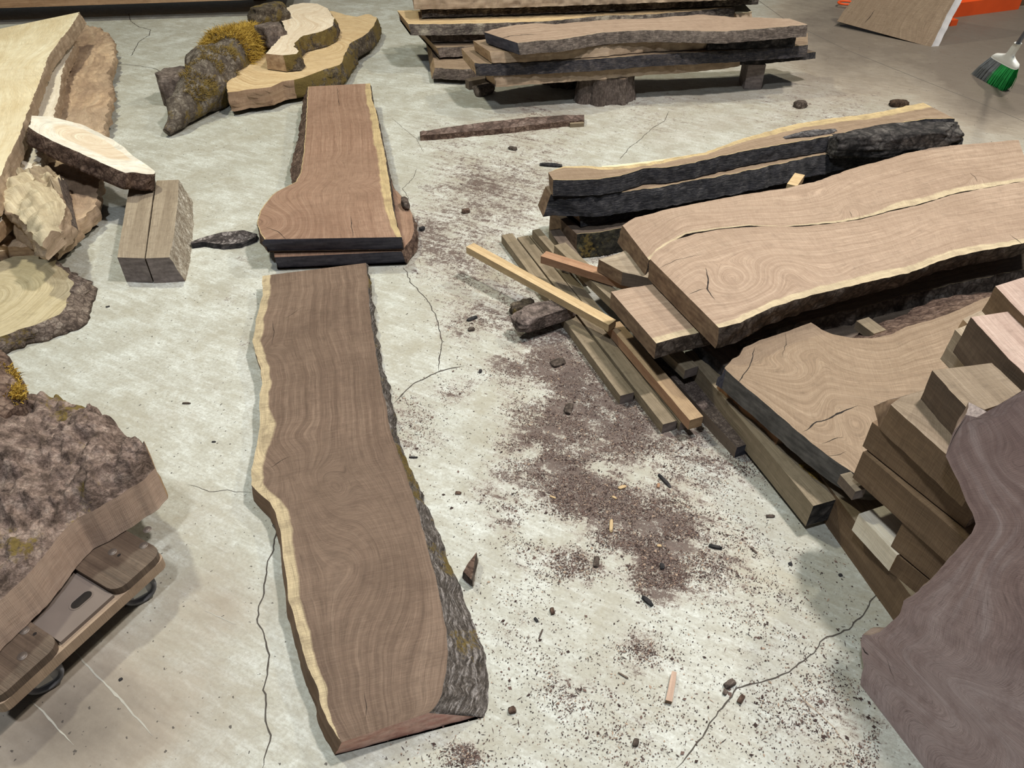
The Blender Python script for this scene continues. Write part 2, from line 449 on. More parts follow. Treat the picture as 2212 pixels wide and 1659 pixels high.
def tube(mb, pts, rad, n=8, m=0, cap=True):
    rows = []
    for i, p in enumerate(pts):
        t = (pts[min(len(pts)-1, i+1)]-pts[max(0, i-1)]).normalized()
        a = t.cross(Z if abs(t.z) < .9 else Vector((1, 0, 0))).normalized(); b = t.cross(a)
        r = rad if not isinstance(rad, (list, tuple)) else rad[i]
        row = [mb.vert(p+(a*math.cos(2*math.pi*j/n)+b*math.sin(2*math.pi*j/n))*r, (j/n, i)) for j in range(n)]
        rows.append(row+[row[0]])
    mb.grid(rows, m, True)
    if cap: mb.face(rows[0][:-1], m); mb.face(rows[-1][:-1][::-1], m)
def boxm(mb, c, ax, ay, az, m=0):
    """box: centre c and three half-axis vectors"""
    ids = {}
    for face in ((ax, ay, az), (-ax, az, ay), (ay, az, ax), (-ay, ax, az), (az, ax, ay), (-az, ay, ax)):
        n_, p_, q_ = face
        f = [mb.vert(c+n_+s*p_+t*q_, (s*p_.length, t*q_.length), t*q_.length) for s, t in ((-1, -1), (1, -1), (1, 1), (-1, 1))]
        mb.face(f, m)
def tuft(name, centres, mat, parent, org, n, length, spread, seed=3):
    """moss: short curled blades rooted on a surface given as a list of (point, normal)"""
    rnd = random.Random(seed); mb = MB()
    for _ in range(n):
        p, nn = rnd.choice(centres)
        d = (nn+Vector((rnd.uniform(-1, 1), rnd.uniform(-1, 1), rnd.uniform(-.6, 1)))*spread).normalized()
        b = p+Vector((rnd.uniform(-1, 1), rnd.uniform(-1, 1), rnd.uniform(-1, 1)))*.012
        l = length*rnd.uniform(.4, 1.2); s = d.cross(Vector((rnd.uniform(-1, 1), rnd.uniform(-1, 1), .3))).normalized()*.0016
        c_ = Vector((rnd.uniform(-1, 1), rnd.uniform(-1, 1), rnd.uniform(-1, 0)))*l*.5
        v = [mb.vert(b-s), mb.vert(b+s), mb.vert(b+d*l*.6+s*.8+c_*.3), mb.vert(b+d*l*.6-s*.8+c_*.3), mb.vert(b+d*l+c_)]
        mb.face((v[0], v[1], v[2], v[3])); mb.face((v[3], v[2], v[4]))
    o = mb.build(name, [mat], org, parent, smooth=False); o['kind'] = 'stuff'; return o
MOSS = plain('moss_gold', (.46, .30, .055), .9, var=.6, sc=90); MOSSD = plain('moss_olive', (.13, .11, .03), .9, var=.6, sc=90)

# ------------------------------------------------------------------ floor
DUST = [(900,500,70,.5),(960,560,90,.5),(1050,600,80,.5),(1080,680,90,.62),(1180,740,90,.6),(1200,800,100,.8),(1290,860,100,.75),(1380,900,80,.7),
 (1500,935,90,.7),(1110,860,70,.5),(1230,945,85,.95),(1330,960,80,.7),(1190,1010,60,1.),(1150,960,60,.8),(1270,1060,60,1.05),(1330,1090,75,1.),
 (1230,1080,60,.9),(1400,1150,80,.95),(1450,1190,60,.9),(1430,1270,48,1.3),(1400,1240,50,1.),(1490,1130,80,.6),(1100,1120,60,.55),(1060,1060,45,.5),
 (1180,1200,70,.5),(1260,1230,60,.5),(1320,1150,60,.6),(1600,1010,80,.5),(1650,960,60,.5),(1450,1040,80,.5),(1370,1390,45,.5),(1400,1420,60,.4),
 (1230,1480,70,.38),(985,845,40,.8),(1000,1630,45,.95),(1000,480,130,.36),(1150,330,130,.3),(1000,370,100,.3),(1180,410,100,.32),(1100,450,100,.34),
 (1310,530,60,.95),(1200,640,60,.5),(990,700,60,.5),(1080,800,60,.5),(1240,880,50,.7),(1120,1000,70,.5),(1540,1250,60,.4),(1600,1180,80,.35),
 (940,290,60,.35),(1150,250,80,.4),(1420,230,120,.35),(1700,230,110,.4),(1850,250,90,.4),(880,880,70,.45),(900,950,70,.35),(1020,400,60,.35),(500,640,40,.25),(540,750,40,.35),(540,560,30,.4),
 (1650,1300,120,.26),(1850,1600,150,.3),(1700,1500,150,.22),(1350,1580,120,.22),(1100,1350,100,.22)]
CLEAR = [(1130,985,28,.9),(1155,975,18,.9),(1290,1012,26,.9),(1240,970,18,.5),(1050,850,45,.5),(1130,842,40,.6),(1170,850,28,.6),(1120,760,30,.4),(1060,745,40,.5),
 (1290,920,25,.5),(1160,1140,35,.6),(1200,1160,25,.5),(1330,1150,20,.5),(1320,1310,40,.5),(1050,640,40,.4),(1360,1040,25,.5),(1390,1020,25,.4)]
STAIN = [(250,1500,330,.75),(480,1300,110,.45),(100,1600,250,.7),(420,1130,110,.35),(1950,60,240,1.2),(2170,210,130,1.),(2212,90,180,1.3),(1750,40,120,.6),
 (1500,215,200,.4),(1800,150,120,.35),(330,900,120,.2),(1150,220,160,.35),(700,10,150,.3),(2100,400,120,.3),(350,450,90,.25),(1350,1300,100,.12),(1000,1350,100,.12)]
def pxof(x, y):
    rel = Vector((x, y, -H)); fz = rel.y*math.cos(PT)-rel.z*math.sin(PT); up = rel.y*math.sin(PT)+rel.z*math.cos(PT)
    return 1106+F*rel.x/fz, 829.5-F*up/fz, fz
def field(lst, u, v):
    s = 0
    for a, b, r, k in lst:
        dx = (u-a)/r; dy = (v-b)/(r*.75)
        q = dx*dx+dy*dy
        if q < 5: s += k*math.exp(-q)
    return s
def dustat(u, v): return max(0., min(1.3, min(1.25, field(DUST, u, v))-field(CLEAR, u, v)))
def lines(a, b, s, a2, b2, s2):
    out = []; x = a
    while x < b:
        out.append(x); x += s if a2 <= x <= b2 else s2
    return out+[b]
def make_floor():
    k = NT('concrete'); obj = k.n('TexCoord').outputs['Object']
    dust = k.attr('g'); st = k.attr('sap')
    rot = k.n('Mapping'); k.l(obj, rot.inputs[0]); rot.inputs['Rotation'].default_value = (0, 0, .5)
    stv = k.scale(rot.outputs[0], (5., 24., 1.))
    big = k.noise(obj, 1.3, 5., .6); md = k.noise(obj, 7., 6., .72); stn = k.noise(stv, 1.6, 6., .75); fi = k.noise(obj, 110., 4., .7)
    c = k.ramp(big, [(.35, (.46, .465, .41)), (.6, (.575, .585, .535))], True)
    c = k.mix(k.ramp(md, [(.40, .75), (.62, 0.)]), c, (.36, .34, .275))
    c = k.mix(k.ramp(stn, [(.36, .5), (.52, 0.), (.62, 0.), (.75, .35)]), c, (.37, .35, .28))
    c = k.mix(k.ramp(stn, [(.52, 0.), (.72, .6)]), c, (.70, .72, .68))
    c = k.mix(k.ramp(fi, [(.42, .32), (.55, 0.)]), c, (.25, .23, .19))
    c = k.mix(k.ramp(k.noise(obj, 3.2, 8., .8, .6), [(.36, .55), (.50, 0.)]), c, (.33, .30, .225))
    c = k.mix(k.ramp(k.noise(stv, 5., 6., .85), [(.38, .45), (.47, 0.)]), c, (.27, .25, .20))
    c = k.mix(k.ramp(k.noise(obj, 28., 5., .8), [(.60, 0.), (.75, .5)]), c, (.74, .75, .70))
    # ingrained brown traffic dirt
    sm = k.math('ADD', st, k.math('MULTIPLY', k.math('SUBTRACT', k.noise(obj, 4.5, 6., .7), .5), .9))
    c = k.mix(k.ramp(sm, [(.15, 0.), (.9, .85)]), c, k.mix(k.noise(stv, 2., 4.), (.20, .155, .115), (.40, .335, .265)))
    c = k.mix(k.ramp(k.math('SUBTRACT', sm, .8), [(0., 0.), (.6, .8)]), c, (.13, .105, .085))
    # dark specks
    sp = k.noise(obj, 75., 2., .5); sp2 = k.noise(obj, 6., 2.)
    c = k.mix(k.ramp(k.math('ADD', sp, k.math('MULTIPLY', sp2, .1)), [(.745, 0.), (.775, .85)]), c, (.05, .04, .035))
    # sawdust and bark dust
    n1 = k.noise(stv, 1.1, 7., .78, .6); n2 = k.noise(obj, 14., 7., .78, 1.2); n3 = k.noise(obj, 240., 3., .8); n4 = k.noise(obj, 55., 6., .85, .8)
    f = k.math('ADD', k.math('MULTIPLY', n1, 1.), k.math('MULTIPLY', n2, .8))
    f = k.math('ADD', f, k.math('MULTIPLY', k.math('SUBTRACT', n4, .5), 1.5))
    f = k.math('ADD', f, k.math('MULTIPLY', k.math('SUBTRACT', n3, .5), .7))
    f = k.math('ADD', f, k.math('MULTIPLY', dust, .36))
    c = k.mix(k.math('MULTIPLY', k.ramp(k.math('SUBTRACT', f, .5), [(.48, 0.), (.72, .6)]), k.ramp(dust, [(.04, 0.), (.4, 1.)])), c, (.30, .235, .20))
    dm = k.math('MULTIPLY', k.ramp(k.math('SUBTRACT', f, .5), [(.67, 0.), (.77, 1.)]), k.ramp(dust, [(.04, 0.), (.25, 1.)]))
    dc = k.ramp(k.math('ADD', k.math('MULTIPLY', n3, .55), k.math('MULTIPLY', n4, .45)), [(.32, (.03, .018, .016)), (.5, (.085, .056, .048)), (.68, (.22, .16, .13))])
    c = k.mix(k.math('MULTIPLY', dm, .9), c, dc)
    k.bump(k.math('ADD', k.math('MULTIPLY', md, .3), k.math('ADD', k.math('MULTIPLY', fi, .3), k.math('MULTIPLY', dm, k.math('ADD', .5, n3)))), .35, .004)
    k.b.inputs['Specular IOR Level'].default_value = .3
    mat = k.out(c, k.ramp(md, [(.3, .5), (.7, .75)]))
    mb = MB(); xs = lines(-8., 9., .022, -1.7, 2.2, .12); ys = lines(-1.5, 12., .022, .6, 4.2, .1); rows = []
    for y in ys:
        r = []
        for x in xs:
            u, v, fz = pxof(x, y); d = s = 0.
            if fz > .3 and -700 < u < 2900 and -500 < v < 2300: d = dustat(u, v); s = field(STAIN, u, v)
            r.append(mb.vert(Vector((x, y, 0)), (x, y), d, min(1.6, s)))
        rows.append(r)
    mb.grid(rows, 0)
    o = mb.build('floor', [mat]); o['kind'] = 'structure'; return o
floor = make_floor()
CRK = plain('crack_fill', (.07, .06, .05), .9); SCR = plain('pale_scratch', (.37, .35, .30), .8); JNT = plain('joint_fill', (.15, .13, .11), .9)
for pts, wd in [([(870,575),(888,610),(925,650),(945,690),(950,720),(955,740),(950,770),(947,802)], .0045), ([(1005,790),(975,795),(947,802),(925,815),(900,825),(885,835),(870,852),(848,872)], .0055),
    ([(597,1112),(592,1135),(596,1155),(588,1180),(590,1195),(578,1215),(573,1260),(564,1300),(553,1340),(566,1362),(575,1385),(582,1415),(577,1440),(577,1460),(570,1490),(576,1520),(574,1550),(583,1585),(583,1600),(571,1640),(564,1665)], .0045),
    ([(405,1045),(430,1052),(455,1063),(490,1058),(520,1062),(548,1064)], .0022), ([(1923,1262),(1898,1280),(1880,1300),(1860,1335),(1830,1360),(1800,1374),(1775,1384),(1762,1408),(1740,1424),(1715,1443),(1690,1460),(1660,1468),(1620,1478),(1592,1488),(1570,1515),(1550,1540),(1530,1570),(1510,1602),(1490,1630),(1478,1642),(1458,1664)], .0042),
    ([(278,28),(282,45),(300,58),(325,64),(322,76),(300,90),(283,122)], .006), ([(250,137),(300,142),(335,148),(360,162),(372,182)], .006), ([(900,362),(895,380),(880,398),(868,408),(878,420),(886,434)], .003),
    ([(1445,240),(1435,262),(1410,275),(1385,300),(1360,318),(1338,345)], .004), ([(372,165),(420,166)], .004), ([(845,255),(870,275),(900,300),(915,330)], .002)]:
    ribbon('crack', pts, wd, parent=floor, org=Vector((0, 0, 0)), mat=CRK, z=.0006, jag=.005)
ribbon('expansion_joint', [(1560,-60),(1640,2),(1700,45),(1830,108),(1990,172),(2100,215),(2212,262),(2330,315)], .007, parent=floor, org=Vector((0, 0, 0)), mat=JNT, z=.0006, jag=.001, taper=False)
for pts, wd in [([(65,1512),(100,1545),(140,1590),(160,1610)], .004), ([(150,1395),(200,1450),(260,1510),(330,1590)], .005), ([(440,1318),(480,1335),(510,1350)], .004), ([(1697,1458),(1745,1520),(1800,1570),(1850,1640)], .004),
    ([(1140,985),(1160,975)], .008)]:
    ribbon('scuff_mark', pts, wd, parent=floor, org=Vector((0, 0, 0)), mat=SCR if pts[0][0] < 1600 else plain('rust_line', (.36, .29, .22), .9), z=.0005, jag=.002)

# ------------------------------------------------------------------ centre slabs
slab('walnut_slab', [(566,596),(567,640),(553,690),(546,738),(553,768),(563,795),(566,830),(561,860),(562,905),(559,940),(551,978),(545,1010),(543,1047),(560,1066),(585,1085),(597,1110),(607,1160),(613,1210),(620,1260),(622,1290),(635,1330),(648,1385),(663,1440),(682,1480),(693,1520),(708,1560),(738,1604)],
    [(790,568),(795,600),(797,650),(802,700),(812,760),(822,820),(832,870),(843,930),(868,1000),(890,1060),(905,1110),(925,1190),(940,1250),(955,1310),(965,1360),(968,1410),(966,1450),(955,1500),(938,1530),(925,1540)],
    .062, .062, [WAL, EDGE, END_P], 'long dark walnut slab with cream sapwood down its left edge and bark at lower right, nearest the camera', offA=[(0, -.004), (.5, .0), (.65, .012), (1, .016)],
    offB=[(0, .0), (.2, .008), (.35, .016), (.5, .02), (.65, .03), (.75, .045), (.85, .062), (.95, .09), (1, .105)], barkA=EDGE, barkB=BARKG, ampA=.004, ampB=.018, sapA=[(0, .03), (.3, .03), (.42, .03), (.47, .05), (.55, .032), (.75, .032), (.85, .025), (.93, .02), (1, .0)],
    knots=[(715,1060,.10,.10,.045),(600,1030,-.05,.09,.06),(640,940,.03,.05,.05),(800,1230,-.12,.22,.10),(850,1420,.09,.2,.09),(590,745,.04,.04,.03),(570,760,.03,.03,.02)], edge=.003, wob=.03, e1=-.012, lat=.85,
    cracks=[([(586,745),(592,720),(588,690)], .002), ([(582,1012),(605,995),(628,985)], .0025), ([(785,1495),(792,1525),(788,1555)], .002), ([(612,690),(640,672),(655,662)], .0015)])
slab('walnut_slab', [(665,187),(663,230),(660,280),(656,330),(650,372),(640,392),(618,404),(597,414),(578,432),(562,456),(555,482),(563,504),(572,517)],
    [(800,180),(803,212),(815,250),(822,290),(831,330),(837,370),(843,400),(846,430),(851,460),(858,488),(868,512)],
    .135, .062, [WALR, EDGE, END_W], 'upper walnut slab flaring into a foot with a dark waxed end, head of the pair beyond the nearest slab', offA=[(0, .03), (.3, .045), (.45, .06), (.55, .07), (.68, .03), (.8, .0), (1, -.006)], offB=[(0, .006), (.7, .008), (1, .004)],
    barkA=BARKR, barkB=BARKD, ampA=.02, ampB=.008, sapA=.004, sapB=[(0, .03), (.4, .04), (.8, .045), (1, .02)], knots=[(600,480,-.12,.16,.12),(780,400,.05,.05,.06),(725,350,.03,.05,.04)], wob=.03, e1=-.02,
    cracks=[([(758,466),(760,490),(764,512)], .003), ([(728,187),(730,205),(733,230)], .002), ([(575,490),(600,500),(622,520)], .0025)])
slab('walnut_slab', [(700,240),(700,300),(650,400),(592,440),(585,480),(588,520),(593,556)],
    [(790,240),(815,300),(835,360),(850,405),(872,430),(890,462),(895,490),(890,515),(866,543)],
    .066, .058, [WALR, BARKD, END_W], 'lower walnut slab peeping out from under the flared slab, bark on its right corner', offA=0., offB=.012, barkB=BARKR, ampB=.012, sapA=0, sapB=0, e1=-.02,
    cracks=[([(700,541),(703,555),(708,562)], .002)])
rock('bark_flake', (876,446), .07, (.075, .03, .03), BARKD, 'small upright dark bark flake on the corner of the lower walnut slab', 'bark', 1.9, 4)

# ------------------------------------------------------------------ mossy group, back left
cookie('burl_slab', [(490,200),(540,193),(585,188),(612,175),(640,172),(675,160),(700,150),(735,140),(745,118),(758,92),(790,75),(808,55),(815,38),(795,30),(770,36),(745,32),(720,24),(690,22),(640,60),(560,100),(520,140),(490,170)],
    .13, .10, [COOKIE, BARKM], 'large irregular mossy live-edge cookie lying flat under the smaller one', off=[(0, .0), (.08, .0), (.14, .03), (.5, .05), (.6, .05), (.62, .02), (.9, .02), (1, 0)], amp=.02, ctr=(690,105), cut=(0., .10, wood('sawn_end_brown', (.22, .13, .08), (.36, .24, .15), (.48, .34, .23), rings=40)))
bs_ = slab('burl_slab', [(575,116),(588,100),(605,82),(616,62),(610,48),(604,36),(613,20),(632,10),(655,6),(685,8)], [(612,120),(640,116),(645,110),(634,100),(642,87),(655,77),(675,73),(700,66),(719,56),(722,40),(708,18)][:],
    .22, .085, [PALEC, BARKM, END_T], 'smaller pale figured cookie with mossy bark, on top of the larger mossy cookie', barkA=BARKM, barkB=BARKM, offA=.01, offB=.02, ampA=.01, ampB=.018, edge=.008, knots=[(665,35,.10,.12,.12)], wob=.05)
def mossy_log():
    c = [(360,285,.03,.018),(380,262,.06,.05),(392,238,.085,.082),(418,212,.10,.10),(450,180,.11,.115),(480,150,.12,.12),(508,122,.125,.12),(535,102,.125,.11),(560,90,.12,.085),(570,84,.12,.05)]
    pts = [P(u, v, z_) for u, v, z_, r in c]; rad = [r*1.22 for *_, r in c]
    q, _ = resample(pts, 46); rr = [tab([(i/(len(rad)-1), r) for i, r in enumerate(rad)], i/46) for i in range(47)]
    mb = MB(); rows = []; surf = []
    for i, p in enumerate(q):
        t = (q[min(46, i+1)]-q[max(0, i-1)]).normalized(); a = t.cross(Z).normalized(); b = a.cross(t); row = []
        for j in range(48):
            an = 2*math.pi*j/48; d = a*math.cos(an)+b*math.sin(an)
            r = rr[i]*(1+.30*fbm((p+d*.1)*7, 4)); x = p+d*r; x.z = max(.004, x.z)
            row.append(mb.vert(x, (j/48, i/46), r))
            if d.z > 0: surf.append((x, d, i, j))
        rows.append(row+[row[0]])
    mb.grid(rows); mb.face(rows[0][:-1]); mb.face(rows[-1][:-1])
    org = Vector((pts[4].x, pts[4].y, 0)); r = thing('mossy_log', org, 'gnarled grey log tufted with golden moss leaning on the large mossy cookie', 'log')
    mb.build('trunk', [bark('log_bark', (.06, .045, .035), (.17, .14, .11), (.34, .30, .25), moss=.24, sc=20)], org, r)
    tuft('moss', [(x, d) for x, d, i, j in surf if i > 27 and noise.noise(x*9) > -.5], MOSS, r, org, 15000, .045, .8)
    tuft('moss', [(x, d) for x, d, i, j in surf if 6 < i <= 27 and noise.noise(x*8+Z*3) > .12], plain('moss_brown', (.22, .15, .04), .9, var=.6, sc=90), r, org, 2500, .022, .8, 5)
    # the knotty stub at the far left, same log
    return r
mlog = mossy_log()
st1 = rock('stub', (387,218), .0, (.17, .16, .16), BARKW, 'grey knotted stub beside the lower end of the mossy log', 'log', .4, 5, sub=4)
lp1 = rock('bark_lump', (585,62), .17, (.27, .15, .13), BARKM, 'mossy bark lump between the moss tufts and the smaller cookie', 'bark', .9, 6, sub=4)
lp2 = rock('bark_lump', (590,95), .17, (.15, .12, .11), BARKW, 'split grey bark stub against the pale smaller cookie', 'bark', .9, 9, sub=4)

# ------------------------------------------------------------------ far left pile
slab('maple_slab', [(-420,150),(-330,260),(-260,380),(-200,480)], [(172,26),(158,52),(128,88),(102,126),(92,160),(76,200),(58,245),(38,300),(12,352),(-20,430)], .30, .07, [MAPLE, EDGEP, END_T],
    'large pale yellow maple slab with a clean sawn face, highest in the left corner pile', offB=[(0, .015), (.5, -.01), (1, .01)], ampB=.012, barkB=EDGEP, knots=[(60,150,.1,.3,.12)], wob=.06, edge=.006)
slab('bleached_slab', [(60,60),(20,160),(-20,300),(-40,420),(-20,500)], [(165,85),(150,118),(140,135),(132,165),(128,200),(118,245),(112,262),(90,330),(80,400)], .20, .06, [BLEACH, EDGEP, END_T],
    'bleached white slab showing as a strip under the pale yellow maple slab', barkB=EDGEP, ampB=.012, offB=.0, sapB=0, edge=.008)
slab('spalted_slab', [(120,60),(60,200),(-60,400),(-140,540)], [(190,55),(215,62),(238,78),(247,108),(243,135),(232,155),(238,190),(234,225),(226,262),(222,290),(215,330),(215,400),(208,445),(170,478),(145,505),(110,527)], .10, .07, [SPALT, BARKW, END_T],
    'mottled brown spalted slab with a ragged eaten edge at the bottom of the left pile', barkB=SPALT, ampB=.022, offB=-.01, edge=.02, wob=.12, topamp=.012, knots=[(200,235,.08,.07,.06),(215,110,.08,.06,.05)])
slab('maple_slab', [(-200,560),(-80,552),(0,543),(60,534),(112,525),(128,512)], [(-200,430),(-80,400),(0,380),(60,380),(120,400),(150,430)], .085, .055, [MAPLE, END_T, END_T],
    'orange-edged maple board end poking out beneath the knobbly root end', offA=0, ampA=.001, edge=.002)
rbr = slab('root_burl', [(-80,420),(-40,352),(0,332),(40,345),(78,362),(110,372),(135,392)], [(-60,520),(-20,490),(15,468),(50,490),(85,515),(118,495),(140,470)], .17, .08, [wood('burl_root', (.17, .12, .075), (.44, .34, .22), (.74, .66, .46), rings=12, patch=.7, saw=0., dirt=.5), BARKW, BARKW],
    'knobbly cream and grey root burl bulging from the lower left pile', barkA=BARKW, barkB=EDGEP, ampA=.03, ampB=.03, offB=.01, topamp=.05, edge=.02, wob=.15, dome=lambda t, s, p: .045*math.sin(math.pi*s)*(.4+t)+.03*fbm(p*9, 3), part='burl_surface')
knob = slab('peeled_knob', [(-30,430),(20,455),(40,470),(60,490),(75,520),(95,535)], [(60,380),(100,392),(122,410),(138,440),(142,470),(128,500)], .235, .05, [wood('burl_cream', (.30, .23, .14), (.54, .45, .30), (.72, .64, .46), rings=40, patch=.5, saw=0., dirt=.3), EDGEP, EDGEP],
    'cream shell-shaped peeled knob', ampB=.02, ampA=.02, topamp=.02, edge=.012, wob=.08, dome=lambda t, s, p: .03*math.sin(math.pi*s)+.02*fbm(p*12, 3), part='burl_surface')
def adopt(o, root, label=None):
    o.parent = root; o.location = o.location-root.location
    for k_ in ('label', 'category', 'group'):
        if k_ in o: del o[k_]
    if label: o['label'] = label
adopt(knob, rbr, 'cream peeled knob'); adopt(st1, mlog); adopt(lp1, bs_); adopt(lp2, bs_)
# oval cookie tilted on pile and blocks
q1, q2, q3 = P(330,372,.185), P(70,262,.335), P(190,335,.27)
nn = (q2-q1).cross(q3-q1).normalized(); nn = nn if nn.z > 0 else -nn
cookie('oval_cookie', [(68,250),(110,252),(150,262),(180,270),(212,286),(240,300),(268,318),(285,335),(300,345),(320,358),(335,370),(332,376),(308,375),(285,372),(272,374),(230,357),(190,338),(150,320),(112,304),(82,288),(62,274),(66,262)],
    0, .072, [PALEC, BARKR], 'oval pale log slice with thick brown bark propped against two grey blocks', plane=(q1, nn), off=.002, amp=.009, sapw=.1, ctr=(195,300))
# two timber blocks
slab('timber_block', [(281,392),(253,556)], [(335,388),(312,558)], .108, .108, [GREY, GREY, END_G], 'left one of two weathered grey timber blocks lying side by side', 'timber', edge=.001, offA=0, offB=0, ampA=.001, ampB=.001, e1=.0)
slab('timber_block', [(338,390),(315,558)], [(386,388),(384,440),(374,520),(365,556)], .110, .110, [GREY, BARKW, END_G], 'right one of two weathered grey blocks, with a pale flaky waney right side', 'timber', edge=.001, offA=0, offB=[(0, .03), (.5, .035), (1, .03)], ampA=.001, ampB=.008, barkB=bark('flaky_wane', (.22, .17, .12), (.50, .44, .35), (.72, .67, .58), sc=30), barkname='waney_side')
cookie('bark_cookie', [(-260,640),(-160,600),(0,566),(40,548),(78,536),(100,548),(118,560),(130,575),(148,592),(158,610),(150,640),(140,662),(124,682),(92,694),(60,708),(20,722),(-80,745),(-200,740)],
    .058, .058, [GRNC, bark('cookie_bark', (.07, .05, .04), (.23, .175, .14), (.40, .33, .27), moss=.12, sc=30)], 'pale greenish round log slice with rugged bark rim on the floor at left', off=[(0, 0), (.36, .015), (.42, .055), (.54, .06), (.6, .025), (.68, .004), (1, 0)], amp=.018, ctr=(-60,650))
slab('bark_strip', [(412,526),(440,522),(480,528),(520,524),(552,512)], [(412,523),(440,512),(480,502),(525,497),(556,506)], .022, .02, [bark('charred_bark', (.02, .017, .016), (.11, .09, .085), (.45, .40, .38), sc=30), BARKB, BARKB],
    'black crackled bark strip between the grey blocks and the flared walnut slab', 'bark', edge=.004, ampA=.004, ampB=.004, topamp=.01)

# ------------------------------------------------------------------ burl slab on dolly
def dolly():
    zt = .122; org = P(200, 1330, 0); r = thing('furniture_dolly', org, 'low wooden furniture dolly with round caster wheels under the big bark-topped slab', 'dolly')
    p = P(285,1098,zt); a = P(350,1128,zt); b = P(352,1190,zt); c_ = P(15,1492,zt)
    ax = (c_-b).normalized(); ay = Vector((-ax.y, ax.x, 0)); ay = ay if ay.dot(p-b) > 0 else -ay
    L = (c_-b).length+.03
    def plank(name, u0, u1, v0, v1, z1, h, mat, rd=0.):
        mb = MB(); cc = []
        for (x, y, sx, sy) in ((u0, v0, 1, 1), (u1, v0, -1, 1), (u1, v1, -1, -1), (u0, v1, 1, -1)):
            if rd and y == v0:
                ang = [0, 22, 45, 67, 90] if sx == 1 else [90, 67, 45, 22, 0]
                for t in ang:
                    t = math.radians(t); cc.append((x+sx*rd*(1-math.cos(t)), y+rd*(1-math.sin(t))))
            else: cc.append((x, y))
        n_ = len(cc); rows = []
        for z_ in (z1-h, z1-.004, z1):
            ins = .003 if z_ == z1 else 0
            rows.append([b+ax*x+ay*y for x, y in cc])
            for q in rows[-1]: q.z = z_
        ids = [[mb.vert(q, ((q-b).dot(ax), (q-b).dot(ay)), (q-b).dot(ax if name == 'end_board' else ay)) for q in rw] for rw in rows]
        for k in range(2): mb.grid([ids[k]+[ids[k][0]], ids[k+1]+[ids[k+1][0]]], 0)
        mb.face(ids[2][::-1]); mb.face(ids[0])
        return mb.build(name, [mat], org, r, smooth=False)
    brown = wood('dolly_brown', (.045, .03, .022), (.12, .082, .058), (.20, .145, .105), rings=30, patch=.6, saw=0., dirt=.5, rough=.45)
    ply = wood('dolly_ply', (.22, .15, .10), (.42, .31, .22), (.56, .43, .31), rings=60, patch=.3, saw=0., dirt=.3)
    plank('front_rail', 0, L, 0, .045, zt-.022, .03, ply, .02)
    plank('rear_rail', 0, L, .40, .445, zt-.022, .03, ply)
    mat = plain('worn_board', (.165, .13, .11), .7, var=.3, sc=9)
    e1 = plank('end_board', 0, .135, .0, .46, zt, .022, brown, .03); e2 = plank('end_board', L-.155, L, .0, .46, zt, .022, brown, .03)
    plank('deck_panel', .137, L-.157, .012, .44, zt-.012, .012, mat)
    # hand hole: a dark slot ring let into the deck
    hc = P(176,1296,zt-.012); mb = MB()
    ring = []
    for j in range(28):
        t = 2*math.pi*j/28; x = .015*math.cos(t)+(.014 if math.cos(t) > 0 else -.014); y = .0145*math.sin(t)
        ring.append((hc+ax*x+ay*y, hc+ax*x*.86+ay*y*.8))
    o1 = [mb.vert(q[0]+Z*.0008) for q in ring]; o2 = [mb.vert(q[1]+Z*.0006) for q in ring]; o3 = [mb.vert(q[1]-Z*.011) for q in ring]
    mb.grid([o1+[o1[0]], o2+[o2[0]]], 0); mb.grid([o2+[o2[0]], o3+[o3[0]]], 1); mb.face(o2, 1)
    mb.build('hand_hole', [mat, DARK], org, r)
    for (u, v) in ((243,1192),(310,1178),(318,1144),(308,1110),(53,1362),(48,1417),(0,1385)):
        q = P(u, v, zt); mb = MB(); rows = []
        for rr_, dz in ((.0, .002), (.006, .002), (.0072, .0005), (.0095, .0012), (.0105, .0)):
            rows.append([mb.vert(q+ax*rr_*math.cos(t*math.pi/8)+ay*rr_*math.sin(t*math.pi/8)+Z*dz) for t in range(16)])
        for a_, b_ in zip(rows, rows[1:]): mb.grid([a_+[a_[0]], b_+[b_[0]]])
        mb.build('bolt', [plain('old_steel', (.16, .13, .11), .5, .6)], org, r)
    for (u, v) in ((257,1199),(317,1143),(75,1369)):
        q = P(u, v, zt+.0008); mb = MB(); mb.face([mb.vert(q+ax*.0045*math.cos(t*math.pi/6)+ay*.0035*math.sin(t*math.pi/6)) for t in range(12)])
        mb.build('screw_hole', [DARK], org, r)
    grey = plain('wheel_rubber', (.17, .17, .18), .55, var=.2); rim = plain('wheel_rim', (.36, .36, .36), .35, .3, var=.3, sc=40)
    for (s_, t_) in ((.075, .038), (L-.10, .038), (.10, .40), (L-.10, .40)):
        q = b+ax*s_+ay*t_; q = Vector((q.x, q.y, .042)); R = .042; wd = .018
        w_ax = (ay*.93-ax*.36).normalized() if t_ < .2 else ay; fw = w_ax.cross(Z).normalized()
        mb = MB(); rows = []
        prof = [(0, wd*.5), (R*.45, wd*.4), (R*.75, wd*.45), (R*.78, wd), (R*.93, wd), (R, wd*.6), (R, -wd*.6), (R*.93, -wd), (R*.78, -wd), (R*.75, -wd*.45), (R*.45, -wd*.4), (0, -wd*.5)]
        for rad_, h_ in prof: rows.append([mb.vert(q+w_ax*h_+fw*rad_*math.cos(k*math.pi/16)+Z*rad_*math.sin(k*math.pi/16)) for k in range(32)])
        for i_, (a_, b_) in enumerate(zip(rows, rows[1:])): mb.grid([a_+[a_[0]], b_+[b_[0]]], 0 if 2 <= i_ <= 8 else 1)
        wo = mb.build('wheel', [grey, rim], org, r)
        mb = MB()
        for sg in (1, -1): boxm(mb, q+w_ax*sg*(wd+.004)+Z*.028, fw*.016, w_ax*.0015, Z*.034)
